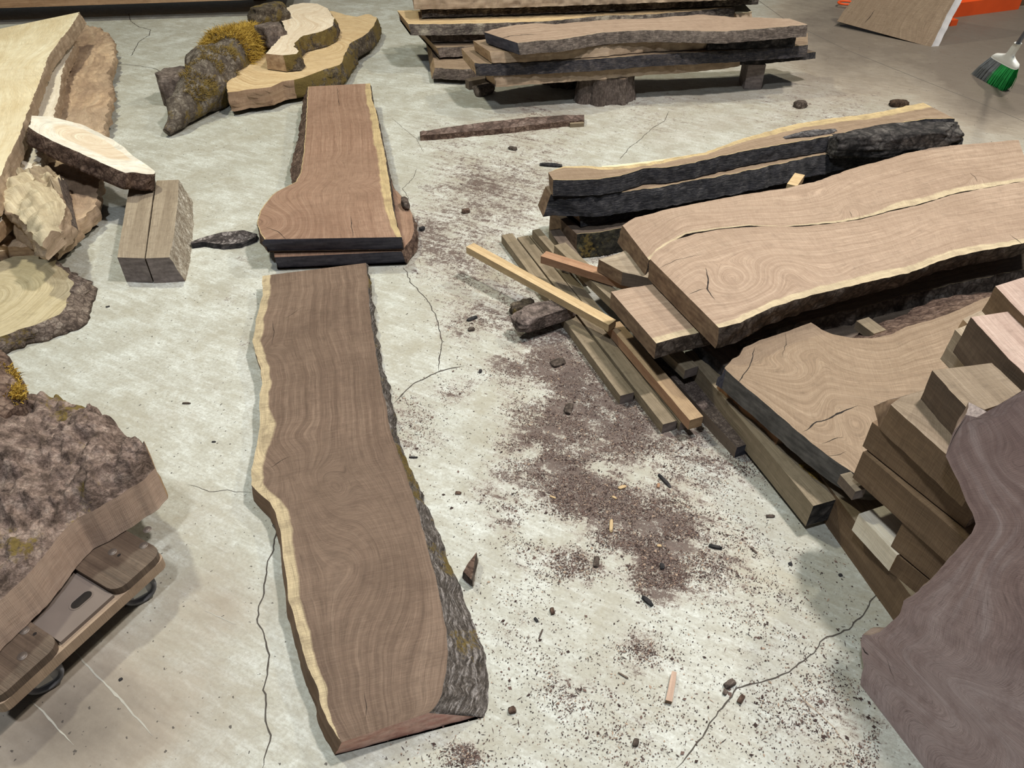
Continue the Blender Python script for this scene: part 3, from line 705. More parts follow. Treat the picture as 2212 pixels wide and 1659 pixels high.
        boxm(mb, q+Z*.064, fw*.028, w_ax*.028, Z*.0025)
        mb.build('caster_fork', [plain('zinc', (.4, .4, .38), .4, .8)], org, r, smooth=False)
    return r
dolly()
def burl_dome(t, s, p):
    e = min(1, s/.06)
    return (.05*math.sin(math.pi*min(1, s*1.0))**.7 + .05*fbm(p*7, 3)+.05*(.3-abs(fbm(p*9+Z, 3)))+.018*abs(fbm(p*34, 3)))*e
slab('burl_slab', [(336,1012),(310,1035),(275,1058),(235,1083),(200,1104),(165,1122),(140,1142),(118,1170),(96,1200),(72,1228),(40,1262),(0,1295),(-80,1370),(-160,1450)],
    [(336,1004),(322,985),(298,962),(268,935),(235,908),(205,890),(165,878),(130,866),(75,862),(50,880),(20,890),(-60,900),(-200,960),(-330,1040)],
    .235, .11, [BURL, END_T, END_T], 'big brown bark-covered burl half with a pale sawn side, riding on the wooden dolly', offA=0., offB=.0, ampA=.0012, ampB=.006, edge=.004, M=110, N=150, dome=burl_dome, barkA=wood('burl_cut', (.34, .23, .17), (.52, .385, .30), (.64, .50, .40), rings=12, patch=.3, saw=0., dirt=.15), part='bark_crust', barkname='sawn_side')
def mossy_chunk():
    out = [(-180,760),(-60,735),(-5,742),(12,765),(22,790),(34,812),(42,842),(40,866),(22,885),(0,905),(-60,960),(-200,1000)]
    c = cookie('mossy_chunk', out, .30, .30, [BARKR, BARKR], 'mossy brown bark chunk cut off by the left edge, behind the bark-covered burl half', 'bark', off=.0, amp=.012, dome=lambda f, p: .05*(1-f*f)+.03*fbm(p*9, 3), ctr=(-60,850), K=16)
    for ch in c.children:
        if ch.name.startswith('cut_face'): ch.name = 'bark_top'
    ps = []
    for u, v in ((14,800),(22,815),(28,830),(34,845),(18,840),(10,820),(38,858)):
        for k in range(6): ps.append((P(u, v, .30)+Vector((random.uniform(-.012, .012), random.uniform(-.012, .012), 0)), Vector((.6, -.1, .8))))
    tuft('moss', ps, MOSS, c, c.location.copy(), 1500, .02, .8, 8)
mossy_chunk()

# ------------------------------------------------------------------ back pile, top centre
GB = 'slabs stacked at the back of the top centre pile'
BK = dict(barkB=BARKW, ampB=.012, offB=.012, sapB=.003, edge=.008)
def long_slab(name, A, B, z, th, label, mats=None, group=None, **kw):
    d = dict(BK); d.update(kw)
    return slab(name, A, B, z, th, mats or [WALQ, BARKW, END_T], label, 'slab', group, **d)
long_slab('long_slab', [(925,70),(1000,68),(1300,48),(1600,38)], [(940,158-12),(1000,150),(1300,115),(1640,80)], .09, .06, 'lowest long slab of the rear stack, pale ends, near the floor', e0=.02)
long_slab('long_slab', [(893,52),(1100,48),(1300,32),(1580,20)], [(943,103),(1010,100),(1300,75),(1600,48)], .16, .055, 'rear stack slab second from the floor, its end stepped back', e0=-.02)
long_slab('long_slab', [(935,45),(1100,38),(1500,15)], [(930,73),(1050,71),(1300,60),(1560,38)], .215, .045, 'thin rear stack slab tucked under the widest one', e0=.0)
long_slab('long_slab', [(858,23),(912,22),(1200,2),(1560,-15)], [(882,52),(960,52),(1060,50),(1180,46),(1300,34),(1400,31),(1500,24),(1588,14)], .285, .06, 'widest rear stack slab with pale top reaching furthest left', e0=-.02, ampB=.016,
    mats=[COOKIE, BARKW, END_T], barkB=bark('flaked_bark', (.035, .028, .026), (.16, .125, .11), (.62, .55, .42), sc=7, vor=.1, fib=.4))
long_slab('long_slab', [(905,0),(1200,-14),(1640,-30)], [(910,20),(1100,14),(1225,10),(1360,4),(1500,-2),(1640,-8)], .34, .045, 'thin rear stack slab with a bright sawn upper edge over blackened bark', mats=[MAPLE, BARKB, END_B], barkB=bark('flaked_black', (.015, .013, .013), (.07, .055, .05), (.62, .56, .46), sc=7, vor=.1, fib=.4), e0=.0)
long_slab('long_slab', [(890,-20),(1600,-50)], [(893,-4),(1100,-8),(1350,-16),(1640,-26)], .41, .06, 'topmost brown-edged slab of the rear stack, cut off by the top of the view', mats=[WALQ, EDGEP, END_B], barkB=EDGEP, edge=.012, ampB=.016)
long_slab('offcut_slab', [(1560,2),(1600,0)], [(1590,30),(1625,26)], .25, .03, 'small pale yellow slab end jutting right from the rear stack', mats=[MAPLE, EDGEP, END_T], barkB=None, e0=0)
# front stack
long_slab('long_slab', [(1045,150),(1250,112),(1600,95)], [(1065,162),(1200,152),(1300,145),(1400,136),(1500,130),(1560,124),(1600,117)], .208, .062, 'lowest slab of the front stack, resting straight on the stump', offA=0, barkB=EDGEP, e0=-.02, ampB=.01, seedk=1)
long_slab('long_slab', [(1480,105),(1700,92)], [(1540,128),(1640,124),(1762,112)], .185, .035, 'dark pointed board end poking out right of the front stack above the post', mats=[GREYD, BARKB, BARKB], barkB=None, ampB=.002)
long_slab('long_slab', [(996,104),(1200,76),(1745,72)], [(1025,136),(1060,138),(1200,132),(1300,126),(1400,118),(1500,113),(1600,108),(1700,101),(1746,97)], .265, .06, 'front stack slab second from the stump, longest and darkest in the middle', e0=-.01, seedk=2,
    barkB=bark('dark_blue_bark', (.018, .018, .025), (.06, .055, .06), (.17, .14, .12), sc=9, vor=.15, fib=.6))
long_slab('long_slab', [(1022,88),(1200,66),(1500,56)], [(1058,112),(1120,110),(1200,105),(1300,98),(1400,88),(1500,84),(1552,83)], .325, .055, 'front stack slab under the topmost, brown edge with a broken pointed right end', e0=-.01, barkB=EDGEP, seedk=3, offB=[(0, .01), (.9, .01), (1, -.03)])
long_slab('long_slab', [(1500,62),(1600,60),(1700,62)], [(1530,86),(1600,84),(1720,78)], .32, .05, 'short dark slab end filling the right half under the topmost front slab', mats=[GREYD, BARKB, BARKB], barkB=None, seedk=6)
long_slab('long_slab', [(1045,69),(1080,60),(1115,54),(1160,50),(1200,52),(1260,47),(1320,42),(1400,40),(1460,35),(1520,31),(1580,37),(1650,38),(1705,40)],
    [(1118,93),(1160,88),(1200,86),(1260,77),(1300,70),(1350,67),(1400,65),(1480,66),(1550,68),(1620,64),(1700,57),(1745,53)], .39, .058, 'topmost front slab with a clean pinkish tan face and dark waxed left end',
    mats=[WALP, BARKW, END_W], e0=-.01, e1=.0, offA=-.01, seedk=4, barkB=bark('dusty_bark', (.05, .04, .036), (.19, .15, .125), (.36, .30, .25), sc=9, vor=.1, fib=.6), cracks=[([(1080,84),(1100,78),(1130,75),(1160,74)], .006)])
def stump(name, ctr, rx, ry, h, label, seed, mats):
    c = P(*ctr, 0); root = thing(name, c, label, 'stump'); mb = MB(); rows = []; N_ = 110
    for k in range(9):
        row = []
        for j in range(N_):
            t = 2*math.pi*j/N_; fl = 1+.13*math.sin(5*t+seed)*math.sin(2*t+1)+.05*math.sin(9*t+seed*2)
            groove = .07*max(0, 1-abs(noise.noise(Vector((math.cos(t)*2.4, math.sin(t)*2.4, seed)))*9))
            r = fl*(1-groove*1.6)*(1+.10*(1-k/8)**2)*(1+.03*noise.noise(Vector((t*6, k*.4, seed))))
            row.append(mb.vert(c+Vector((rx*r*math.cos(t), ry*r*math.sin(t), h*k/8)), (h*k/8, t*.15), t*.15))
        rows.append(row+[row[0]])
    mb.grid(rows, 0, True); mb.build('bark', [mats[1]], c, root)
    top = MB(); rr = []
    for f in range(9):
        rr.append([top.vert(c+(mb.v[i]-c)*(f/8)*Vector((1, 1, 0)) if False else Vector((c.x+(mb.v[i].x-c.x)*f/8, c.y+(mb.v[i].y-c.y)*f/8, h+.0004)), (0, 0), (mb.v[i]-c-Z*h).length*f/8) for i in rows[-1]])
    top.grid(rr, 0, True); top.build('cut_face', [mats[0]], c, root); return root
SB_ = bark('stump_bark', (.05, .036, .03), (.15, .115, .095), (.27, .22, .19), sc=12, vor=.1, fib=.6)
stump('stump', (1302,212), .158, .12, .142, 'short fluted brown stump holding up the middle of the front stack', 2., [WALQ, SB_])
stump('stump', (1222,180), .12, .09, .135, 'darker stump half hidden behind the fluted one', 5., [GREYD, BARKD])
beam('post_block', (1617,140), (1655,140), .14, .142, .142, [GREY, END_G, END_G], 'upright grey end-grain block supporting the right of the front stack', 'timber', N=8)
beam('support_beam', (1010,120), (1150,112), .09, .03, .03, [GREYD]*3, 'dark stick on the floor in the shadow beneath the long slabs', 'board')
beam('offcut_block', (1013,176), (1055,168), .05, .05, .05, [GREYD, GREYD, GREYD], 'small dark green-grey offcut block left of the stumps', 'offcut')
rock('bark_chunk', (1045,203), 0, (.12, .07, .05), BARKW, 'angular grey-brown bark chunk in front of the small dark offcut', 'bark', .6, 12)
slab('bark_plank', [(907,285),(960,276),(1030,266),(1100,258),(1160,252),(1220,249),(1262,248)], [(907,292),(960,289),(1030,282),(1100,276),(1170,268),(1215,263),(1262,260)], .028, .028, [bark('plank_bark', (.06, .04, .032), (.17, .115, .095), (.28, .21, .18), sc=16), BARKR, BARKR],
    'long narrow brown bark strip on the floor before the stumps', 'bark', edge=.006, ampA=.004, ampB=.004, topamp=.012)
beam('offcut_block', (1232,268), (1262,266), .03, .02, .02, [STK]*3, 'tiny grey offcut at the right tip of the brown bark strip', 'offcut')

# ------------------------------------------------------------------ right middle: blackened slabs
PB = bark('char_bark', (.010, .010, .013), (.045, .044, .05), (.13, .12, .115), sc=9, vor=.15, fib=.75)
long_slab('dark_slab', [(1188,452),(1300,430),(1500,400),(1800,350),(1950,310)], [(1246,505),(1300,502),(1350,490),(1500,455),(1700,425),(1900,380)], .105, .10, 'bottom slab of the blackened stack, mossy black bark and brown sawn end', mats=[GREYD, PB, END_B], barkB=bark('black_moss', (.010, .009, .008), (.04, .035, .025), (.10, .09, .05), moss=.15, sc=14), ampB=.02, seedk=7)
long_slab('dark_slab', [(1195,420),(1500,370),(1900,300),(2020,270)], [(1247,461),(1300,452),(1380,438),(1500,415),(1650,390),(1800,362),(1950,330),(2080,296)], .165, .055, 'second slab up of the blackened stack with a brown top strip', mats=[WALQ, PB, END_B], barkB=PB, ampB=.012, seedk=8, e0=-.03,
    cracks=[([(1252,458),(1290,447),(1330,440)], .004)])
long_slab('dark_slab', [(1178,402),(1300,388),(1500,362),(1800,310),(2000,262)], [(1190,420),(1240,421),(1300,422),(1400,408),(1500,390),(1600,372),(1700,350),(1800,330),(1900,306),(2032,285)], .245, .078, 'third slab up of the blackened stack, split black side', mats=[WALQ, PB, END_B], barkB=PB, ampB=.016, seedk=9, e0=.03, offB=[(0, .02), (.5, .03), (1, .01)])
long_slab('dark_slab', [(1184,372),(1215,360),(1260,358),(1330,361),(1400,352),(1480,336),(1520,330),(1600,301),(1700,272),(1750,262),(1800,255),(1860,248),(1920,238),(1960,228),(1995,222)],
    [(1195,388),(1240,389),(1290,387),(1340,380),(1390,364),(1440,362),(1500,351),(1560,336),(1640,320),(1700,310),(1780,296),(1860,280),(1940,266),(2000,257),(2062,256)], .31, .06, 'topmost blackened slab, tan face with a pale splintered far edge', mats=[WALQ, PB, END_B], barkB=PB, ampB=.010, sapA=[(0, .0), (.1, .03), (.4, .02), (.6, .05), (1, .06)], seedk=10, offA=-.01, e1=-.0,
    barkA=None, edge=.006)
rock('bark_chunk', (1925,325), .235, (.60, .13, .09), bark('chunk_black', (.012, .011, .011), (.07, .062, .058), (.17, .155, .14), sc=16), 'long rough charcoal bark chunk lying on the blackened stack', 'bark', .20, 14, sub=5, amp=.25)
rock('bark_chunk', (1745,310), .27, (.26, .05, .045), bark('chunk_grey', (.02, .018, .018), (.13, .12, .12), (.40, .37, .35), sc=16), 'small silvery bark flake under the lip of the topmost blackened slab', 'bark', .3, 15, sub=4)
beam('board', (2040,308), (2075,296), .12, .20, .035, [GREY, GREY, END_G], 'grey board end behind the charcoal bark chunk', 'board')
beam('spacer_stick', (1700,397), (1722,402), .12, .215, .03, [PINE, PINE, END_T], 'short yellowish spacer end between blackened stack and pink walnut slab', 'stick', side=1)
slab('splinter', [(1300,359),(1390,350),(1480,336)], [(1300,363),(1390,358),(1508,333)], .20, .015, [MAPLE]*3, 'pale yellow splinter strip behind the topmost blackened slab', 'offcut', edge=.003)

# ------------------------------------------------------------------ big walnut slabs
slab('walnut_slab', [(1345,487),(1372,470),(1430,455),(1500,440),(1600,421),(1700,406),(1762,392),(1840,364),(1900,348),(1950,333),(2000,322),(2050,314),(2112,310),(2200,302)],
    [(1402,562),(1430,537),(1480,506),(1550,494),(1620,487),(1700,489),(1790,482),(1840,476),(1885,466),(1920,455),(1990,440),(2060,418),(2130,405),(2230,388)], .262, .075, [WALP, BARKD, END_B],
    'pinkish pale walnut slab with a bright yellow sapwood streak, behind the widest one', offA=.012, barkA=BARKD, ampA=.012, offB=-.01, sapA=0, sapB=[(0, .02), (.35, .004), (.5, .02), (.55, .02), (.62, .05), (.8, .045), (1, .03)],
    knots=[(1840,452,.10,.05,.06),(1480,470,.08,.12,.09),(2110,385,.06,.05,.04),(1750,430,-.06,.2,.05)], edge=.004, wob=.03, seedk=1, e0=.0,
    cracks=[([(2095,372),(2105,382),(2112,392)], .003), ([(1835,455),(1838,462),(1840,470)], .003)])
slab('walnut_slab', [(1405,560),(1412,546),(1450,522),(1500,505),(1560,495),(1650,488),(1720,490),(1790,484),(1860,474),(1920,458),(1990,442),(2060,420),(2130,406),(2250,385)],
    [(1553,708),(1600,697),(1660,667),(1705,652),(1745,640),(1820,622),(1870,610),(1915,600),(1960,590),(2005,574),(2050,558),(2090,547),(2130,540),(2180,532),(2270,510)], .315, .072, [WALP, EDGE, END_B],
    'widest tan walnut slab with a large swirling knot and creamy near edge, on top of the right pile', offA=.0, offB=[(0, .002), (.5, -.03), (1, -.03)], barkB=BARKD, ampB=.012, sapB=[(0, .02), (.3, .035), (.7, .05), (1, .03)], sapA=0,
    knots=[(1585,608,-.16,.11,.075),(1700,585,.10,.09,.10),(1790,600,-.05,.15,.07),(1510,600,.03,.07,.06),(2020,480,.04,.12,.05)], edge=.0035, wob=.03, seedk=2,
    cracks=[([(1525,578),(1528,592),(1530,610),(1528,624),(1534,635),(1545,648)], .005), ([(1485,637),(1505,628),(1527,622)], .003), ([(1420,580),(1460,562),(1520,548)], .0015), ([(2180,505),(2200,520),(2215,530)], .003)])
slab('short_slab', [(1320,630),(1370,620),(1427,612)], [(1418,742),(1475,726),(1540,712)], .235, .058, [WALP, GREYD, END_B], 'short wide board sticking out beneath the swirling-knot slab', edge=.002, offA=0, offB=.0, ampB=.004, barkB=BARKD, wob=.02, sapB=.03, seedk=3)
slab('short_slab', [(1293,560),(1330,550),(1350,541)], [(1345,588),(1400,600),(1425,606)], .20, .05, [GREY, GREYD, END_B], 'dusty grey-tan board end lying between the pink slab and the short wide board', edge=.002, ampB=.002, ampA=.002, seedk=4)
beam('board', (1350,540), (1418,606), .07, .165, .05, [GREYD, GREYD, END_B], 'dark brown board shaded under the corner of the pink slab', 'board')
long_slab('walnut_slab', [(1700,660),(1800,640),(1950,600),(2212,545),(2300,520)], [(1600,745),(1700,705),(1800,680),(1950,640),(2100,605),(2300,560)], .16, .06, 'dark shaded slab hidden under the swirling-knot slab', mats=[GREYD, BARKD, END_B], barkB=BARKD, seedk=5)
# crotch slab
slab('crotch_slab', [(1565,795),(1582,775),(1598,768),(1606,752),(1640,736),(1700,716),(1752,696),(1762,702),(1775,712),(1800,722),(1840,730),(1885,731),(1925,722),(1960,705),(2000,694),(2050,678),(2100,655),(2150,636),(2240,610)],
    [(1568,800),(1600,828),(1640,860),(1700,912),(1750,955),(1800,992),(1835,1016),(1862,1034),(1900,1040),(1960,1020),(2040,960),(2120,880),(2200,820),(2300,760)], .215, .07, [WALQ, EDGE, END_W],
    'big flared crotch slab with curly grain and long splits, low on the right', offA=[(0, .01), (.3, .0), (.4, .06), (.5, .11), (.8, .13), (1, .05)], barkA=BARKR, ampA=.016, barkB=END_D, offB=0, ampB=.0015, edge=.0025,
    knots=[(1740,760,.12,.16,.10),(1840,900,.10,.10,.10),(1820,1000,.06,.07,.05),(1700,800,-.08,.2,.06),(1900,860,.08,.2,.10)], wob=.06, N=150, M=70, seedk=6, barkname='waxed_edge',
    cracks=[([(1632,748),(1626,775),(1612,800),(1598,820),(1594,832)], .0035), ([(1734,932),(1765,912),(1790,906),(1812,892),(1853,876)], .0045), ([(1775,960),(1795,950),(1822,944)], .003), ([(1697,718),(1698,745),(1688,770)], .0018), ([(1785,985),(1810,982),(1830,975)], .002), ([(1640,915),(1668,900),(1672,890)], .002)])
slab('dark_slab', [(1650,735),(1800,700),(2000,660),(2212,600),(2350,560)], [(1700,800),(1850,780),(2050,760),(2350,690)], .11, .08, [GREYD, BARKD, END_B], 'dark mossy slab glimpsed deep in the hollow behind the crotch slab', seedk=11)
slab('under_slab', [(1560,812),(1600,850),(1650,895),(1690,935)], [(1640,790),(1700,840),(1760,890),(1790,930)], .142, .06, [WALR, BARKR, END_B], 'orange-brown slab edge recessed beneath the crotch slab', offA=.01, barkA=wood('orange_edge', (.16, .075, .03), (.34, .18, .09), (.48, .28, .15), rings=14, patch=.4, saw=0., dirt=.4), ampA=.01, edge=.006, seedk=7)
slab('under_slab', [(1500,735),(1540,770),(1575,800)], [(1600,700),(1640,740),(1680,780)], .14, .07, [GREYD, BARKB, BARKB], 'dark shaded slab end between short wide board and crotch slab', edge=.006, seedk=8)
beam('spacer_stick', (1850,693), (1888,721), .05, .19, .03, [STK, STK, END_T], 'greenish spacer stick visible in the hollow behind the crotch slab', 'stick', side=1)
beam('board', (1815,1025), (1848,1062), .03, .245, .03, [GREY, GREYD, END_G], 'short pale offcut lying on the near corner of the crotch slab', 'offcut')

# ------------------------------------------------------------------ stickers on the floor
def stick(a, b, wpx, z, th, mats, label, side=1, cat='stick', **kw):
    return beam('sticker' if cat == 'stick' else 'board', a, b, wpx, z, th, mats, label, cat, 'grey sticker boards fanned out on the floor', side, **kw)
S3 = [STK, STK, END_G]
stick((1083,508), (1340,855), .048, .036, .036, S3, 'leftmost grey sticker, half covered by the rough bark chunk')
stick((1117,513), (1432,917), .048, .037, .036, S3, 'second grey sticker from the left, reaching further down')
stick((1143,509), (1470,913), .042, .035, .034, S3, 'third grey sticker, sunk beneath the orange-brown one')
stick((1150,497), (1215,570), .032, .073, .035, S3, 'short grey sticker end at the far tip of the fan')
stick((1186,497), (1262,602), .046, .073, .035, [GREYD, STK, END_G], 'brownish grey sticker far end, right of the fan tip')
stick((1197,530), (1480,800), .05, .11, .035, S3, 'upper grey sticker that dives beneath the short wide board')
stick((1313,700), (1490,908), .046, .078, .038, [wood('sticker_orange', (.22, .14, .075), (.42, .29, .17), (.56, .41, .25), rings=50, patch=.4, saw=.05, dirt=.25), REDW, END_T], 'orange-brown sticker with a worn pale near end, on top of the fan')
stick((1400,760), (1592,967), .07, .042, .042, [bark('dusty_board', (.07, .05, .042), (.17, .13, .11), (.33, .26, .21), sc=60), GREYD, END_W], 'wide low board thickly covered in sawdust, right of the orange-brown sticker')
beam('timber_beam', (1480,760), (1757,1093), .085, .10, .08, [STK, STK, BARKB], 'long greenish square beam running toward the camera beside the crotch slab', 'timber')
beam('timber_beam', (1560,830), (1800,1108), .06, .05, .05, [STK, STK, BARKB], 'thin dark beam in shade right of the long greenish one', 'timber', side=1)
rock('moss_clump', (1765,1050), .05, (.14, .07, .05), bark('moss_gold_lump', (.10, .06, .02), (.32, .21, .05), (.5, .36, .1), sc=60), 'golden moss clump squeezed beside the dark end of the greenish beam', 'moss', -.9, 21, sub=4)
rock('bark_chunk', (1780,1108), 0, (.13, .06, .05), BARKR, 'reddish brown rotten wood chunk at the foot of the greenish beam', 'bark', .1, 22, sub=4)
beam('pointed_stick', (1007,533), (1315,702), .040, (.135, .112), .028, [PINE, PINE, END_T], 'fresh yellow pointed stake lying across the grey stickers', 'stick', None, 1)
beam('red_stick', (1168,553), (1386,622), .042, (.148, .145), .03, [REDW, REDW, END_T], 'reddish stick reaching from the stickers to the short wide board', 'stick')
rock('bark_chunk', (1178,690), .037, (.245, .085, .05), bark('big_bark', (.04, .03, .025), (.19, .145, .125), (.32, .25, .22), sc=26, vor=.3), 'large elongated rough bark chunk under the fresh yellow stake', 'bark', .52, 23, sub=5, amp=.22)
rock('bark_chunk', (1128,672), 0, (.09, .045, .035), BARKM, 'mossy dark bark lump left of the large rough bark chunk', 'bark', .6, 24, sub=4)

# ------------------------------------------------------------------ cants, lower right
C3 = wood('cant_brown', (.075, .045, .026), (.18, .115, .066), (.27, .185, .115), rings=25, patch=.5, saw=.15, dirt=.3)
C3D = wood('cant_dark', (.05, .034, .024), (.12, .083, .058), (.2, .145, .10), rings=25, patch=.5, saw=.15, dirt=.4)
CPINK = wood('cant_pink', (.25, .165, .13), (.42, .31, .255), (.56, .45, .38), rings=30, patch=.35, saw=.1, dirt=.4)
CTOP = wood('cant_top', (.12, .085, .055), (.23, .175, .12), (.33, .26, .19), rings=30, patch=.45, saw=.15, dirt=.45)
CT = [CTOP, C3, END_B]
def cant(a, b, wd, z, th, label, mats=None, **kw):
    return beam('cant', a, b, wd, z, th, mats or CT, label, 'timber', None, 1, **kw)
cant((1755,1003), (2000,1330), .16, .11, .11, 'floor-level cant whose greenish side runs out toward the leaning slab', [STK, C3, END_B])
cant((1855,1110), (1938,1199), .12, .175, .06, 'short pale cant with a bright weathered top and bark hollow', [BLEACH, BLEACH, END_T])
cant((1950,1128), (2070,1224), .2, .262, .085, 'brown cant third from the floor in the leaning slab shade', CT)
cant((1864,976), (2085,1166), .2, .35, .085, 'brown cant with shaded top strip, fourth from the floor', [C3, C3, END_B])
cant((1884,912), (2115,1088), .2, .43, .075, 'brown cant with a knotty bark-ringed end, fifth from the floor', [C3, C3, BARKR])
slab('cant', [(1924,874),(1990,933),(2070,1005),(2110,1042)], [(1946,858),(2015,836),(2110,900)], .50, .07, [CTOP, C3, END_B], 'tan topped cant with a waney far edge, near the leaning slab', 'timber', barkB=BARKW, offB=.05, ampB=.012, edge=.002, seedk=2)
slab('cant', [(2013,800),(2060,852),(2110,905),(2200,985)], [(2143,784),(2180,818),(2230,870),(2300,940)], .58, .10, [CTOP, C3D, END_B], 'large squared cant with a dark sawn side and grey top, upper middle of its stack', 'timber', edge=.002, seedk=3, ampA=.002, offA=-.004)
slab('cant', [(2097,685),(2135,726),(2180,776),(2260,850)], [(2185,672),(2225,712),(2270,745),(2330,800)], .60, .10, [CPINK, C3D, END_B], 'pinkish topped dark-sided cant near the right border', 'timber', edge=.002, seedk=4, ampA=.002)
slab('cant', [(2150,618),(2180,650),(2240,710)], [(2215,598),(2240,615),(2300,660)], .62, .07, [CPINK, C3, END_B], 'pinkish board corner highest at the right border', 'timber', edge=.001, seedk=5)
slab('cant', [(2063,712),(2095,745),(2150,790)], [(2120,690),(2150,712),(2212,760)], .50, .09, [GREY, GREY, END_T], 'tan cant end beneath the pinkish topped one', 'timber', edge=.002, seedk=6)
slab('cant', [(2080,690),(2140,660),(2212,640)], [(2130,740),(2180,720),(2250,700)], .48, .06, [GREY, GREY, END_T], 'pale tan block just behind the pinkish topped cant', 'timber', edge=.002, seedk=7)

cant((1938,1199), (2010,1256), .2, .17, .06, 'low dark cant end just below the brown third one', [C3, C3, END_B])
# ------------------------------------------------------------------ leaning slab
fl0, fl1 = P(1860,1482,0), P(1996,1659,0); dd = (fl1-fl0).normalized()
nv = Vector((-dd.y, dd.x, 0)); nv = nv if nv.dot(Vector((0, 0, H))-fl0) > 0 else -nv
lean = math.radians(13); NL = (nv*math.cos(lean)+Z*math.sin(lean)).normalized(); up = (Z*math.cos(lean)-nv*math.sin(lean)).normalized()
LA_ = [(1872,1500),(1858,1480),(1862,1455),(1866,1440),(1861,1412),(1860,1388),(1862,1370),(1880,1372),(1900,1366),(1925,1346),(1944,1325),(1950,1296),(1982,1279),(1990,1268),(2005,1256),(2022,1238),(2050,1203),(2080,1172),(2098,1152),(2106,1132),(2100,1108),(2086,1080),(2070,1040),(2052,1003),(2042,985),(2060,935),(2086,896)]
a3 = [PP(u, v, fl0, NL) for u, v in LA_]
TOPA = [(2086,896),(2108,906),(2130,903),(2160,899),(2186,880),(2215,840),(2300,780)]
b3 = [fl0+dd*(.30+.75*i/8)+up*(0 if i < 2 else .02*i) for i in range(9)]
# far edge: from the floor line out of view up to the top edge
b3 = [fl0+dd*1.0, fl0+dd*1.02+up*.25, fl0+dd*.95+up*.55, fl0+dd*.75+up*.8, PP(2350,760,fl0,NL), PP(2212,842,fl0,NL), PP(2170,896,fl0,NL), PP(2125,904,fl0,NL)]
slab('leaning_slab', a3, b3, 0, .05, [WALS, EDGE, END_G], 'smooth purplish walnut slab with a scalloped live edge, leaning on the cants at lower right', nrm=NL, p0=fl0, world=True, edge=.0025, ampA=.005, offA=[(0, .006), (.85, .006), (.93, .03), (1, .035)], N=190, M=80,
    knots=[(2110,1510,.12,.07,.08),(1930,1440,-.08,.06,.06),(2180,1000,.06,.08,.06),(2060,1560,-.10,.12,.08),(2150,1250,.05,.2,.05)], wob=.09, barkA=wood('rubbed_edge', (.20, .13, .10), (.36, .27, .215), (.52, .42, .35), rings=14, patch=.5, saw=0., dirt=.1), barkname='live_edge',
    cracks=[([(1862,1398),(1868,1410),(1876,1416)], .008), ([(1915,1420),(1925,1450),(1935,1475)], .002), ([(2088,888+10),(2062,940),(2044,985)], .002)])

# ------------------------------------------------------------------ top edge
a = P(-200,24,.12); b = P(640,-4,.12); d_ = (b-a).normalized(); s_ = Vector((-d_.y, d_.x, 0))
m = 20
slab('back_slab', [lerp(a, b, i/m)+s_*.5+Z*.10 for i in range(m+1)], [lerp(a, b, i/m)+Z*.10 for i in range(m+1)], 0, .10, [WALQ, wood('orange_plank', (.22, .12, .06), (.42, .26, .15), (.55, .37, .23), rings=25, patch=.3, saw=0.), END_T], 'long orange-brown slab edge raised off the floor along the top left border', 'slab', world=True, edge=.003, N=60)
for u in (120, 560):
    c = P(u, 5, 0); mb = MB(); boxm(mb, c+s_*.25+Z*.06, d_*.05, s_*.2, Z*.06)
    tag(mb.build('support_block', [GREYD], c, smooth=False), 'dark support block under the %s part of the raised back slab' % ('left' if u < 300 else 'right'), 'timber')
# leaning panel
pa, pb = P(1812,50,.03), P(2012,101,.0); pd = (pb-pa); pd.z = 0; pd.normalize(); pn = Vector((pd.y, -pd.x, 0)); pn = pn if pn.y < 0 else -pn
PN = (pn*math.cos(.35)+Z*math.sin(.35)).normalized()
slab('leaning_panel', [(1808,46),(1825,20),(1846,-6),(1870,-60),(1890,-110)], [(2011,102),(2028,68),(2045,32),(2066,-6),(2090,-60),(2110,-110)], 0, .045, [WALQ, plain('white_edge', (.72, .70, .70), .6), GREYD], 'brown wooden slab leaning upright against the orange steel at the top', 'slab', nrm=PN, p0=pb, edge=.003,
    barkB=plain('white_edge', (.72, .70, .70), .6), ampB=.001, offB=.03, barkname='white_side', cracks=[([(1868,50),(1880,35),(1890,22)], .006)], wob=.06, knots=[(1960,40,.1,.2,.12)], M=30)
# orange rack beam
ORG = plain('orange_paint', (.78, .10, .02), .45, var=.15, sc=8)
oa, ob = P(2030,42,0), P(2200,20,0); od = (ob-oa).normalized(); on = Vector((-od.y, od.x, 0))
rk = thing('rack_beam', oa, 'orange painted steel rack beam on the floor at the top right', 'rack')
mb = MB(); boxm(mb, (oa+ob)/2+on*.05+Z*.05, od*((ob-oa).length/2), on*.05, Z*.05); mb.build('lower_flange', [ORG], oa, rk, smooth=False)
mb = MB(); boxm(mb, (oa+ob)/2+on*.09+Z*.16, od*((ob-oa).length/2-.02), on*.03, Z*.07); mb.build('beam', [ORG], oa, rk, smooth=False)
mb = MB(); q = P(2048,52,0); boxm(mb, q+Z*.02, od*.03, on*.05, Z*.02); mb.build('foot_plate', [ORG], oa, rk, smooth=False)
q = P(2185,14,0); q2 = P(2330,2,0); mb = MB(); boxm(mb, (q+q2)/2+Z*.06+on*.1, (q2-q)/2, on*.1, Z*.06)
tag(mb.build('floor_beam', [C3], q, smooth=False), 'brown beam on the floor beside the orange steel at the top right corner', 'timber')
mb = MB(); c = P(1828,6,.03); tube(mb, [c+Vector((.06*math.cos(t*math.pi/12), .05*math.sin(t*math.pi/12), 0)) for t in range(25)], .008, 8, cap=False)
tag(mb.build('hose_loop', [ORG], P(1828,6,0)), 'small orange hose loop on the floor left of the leaning panel', 'hose')
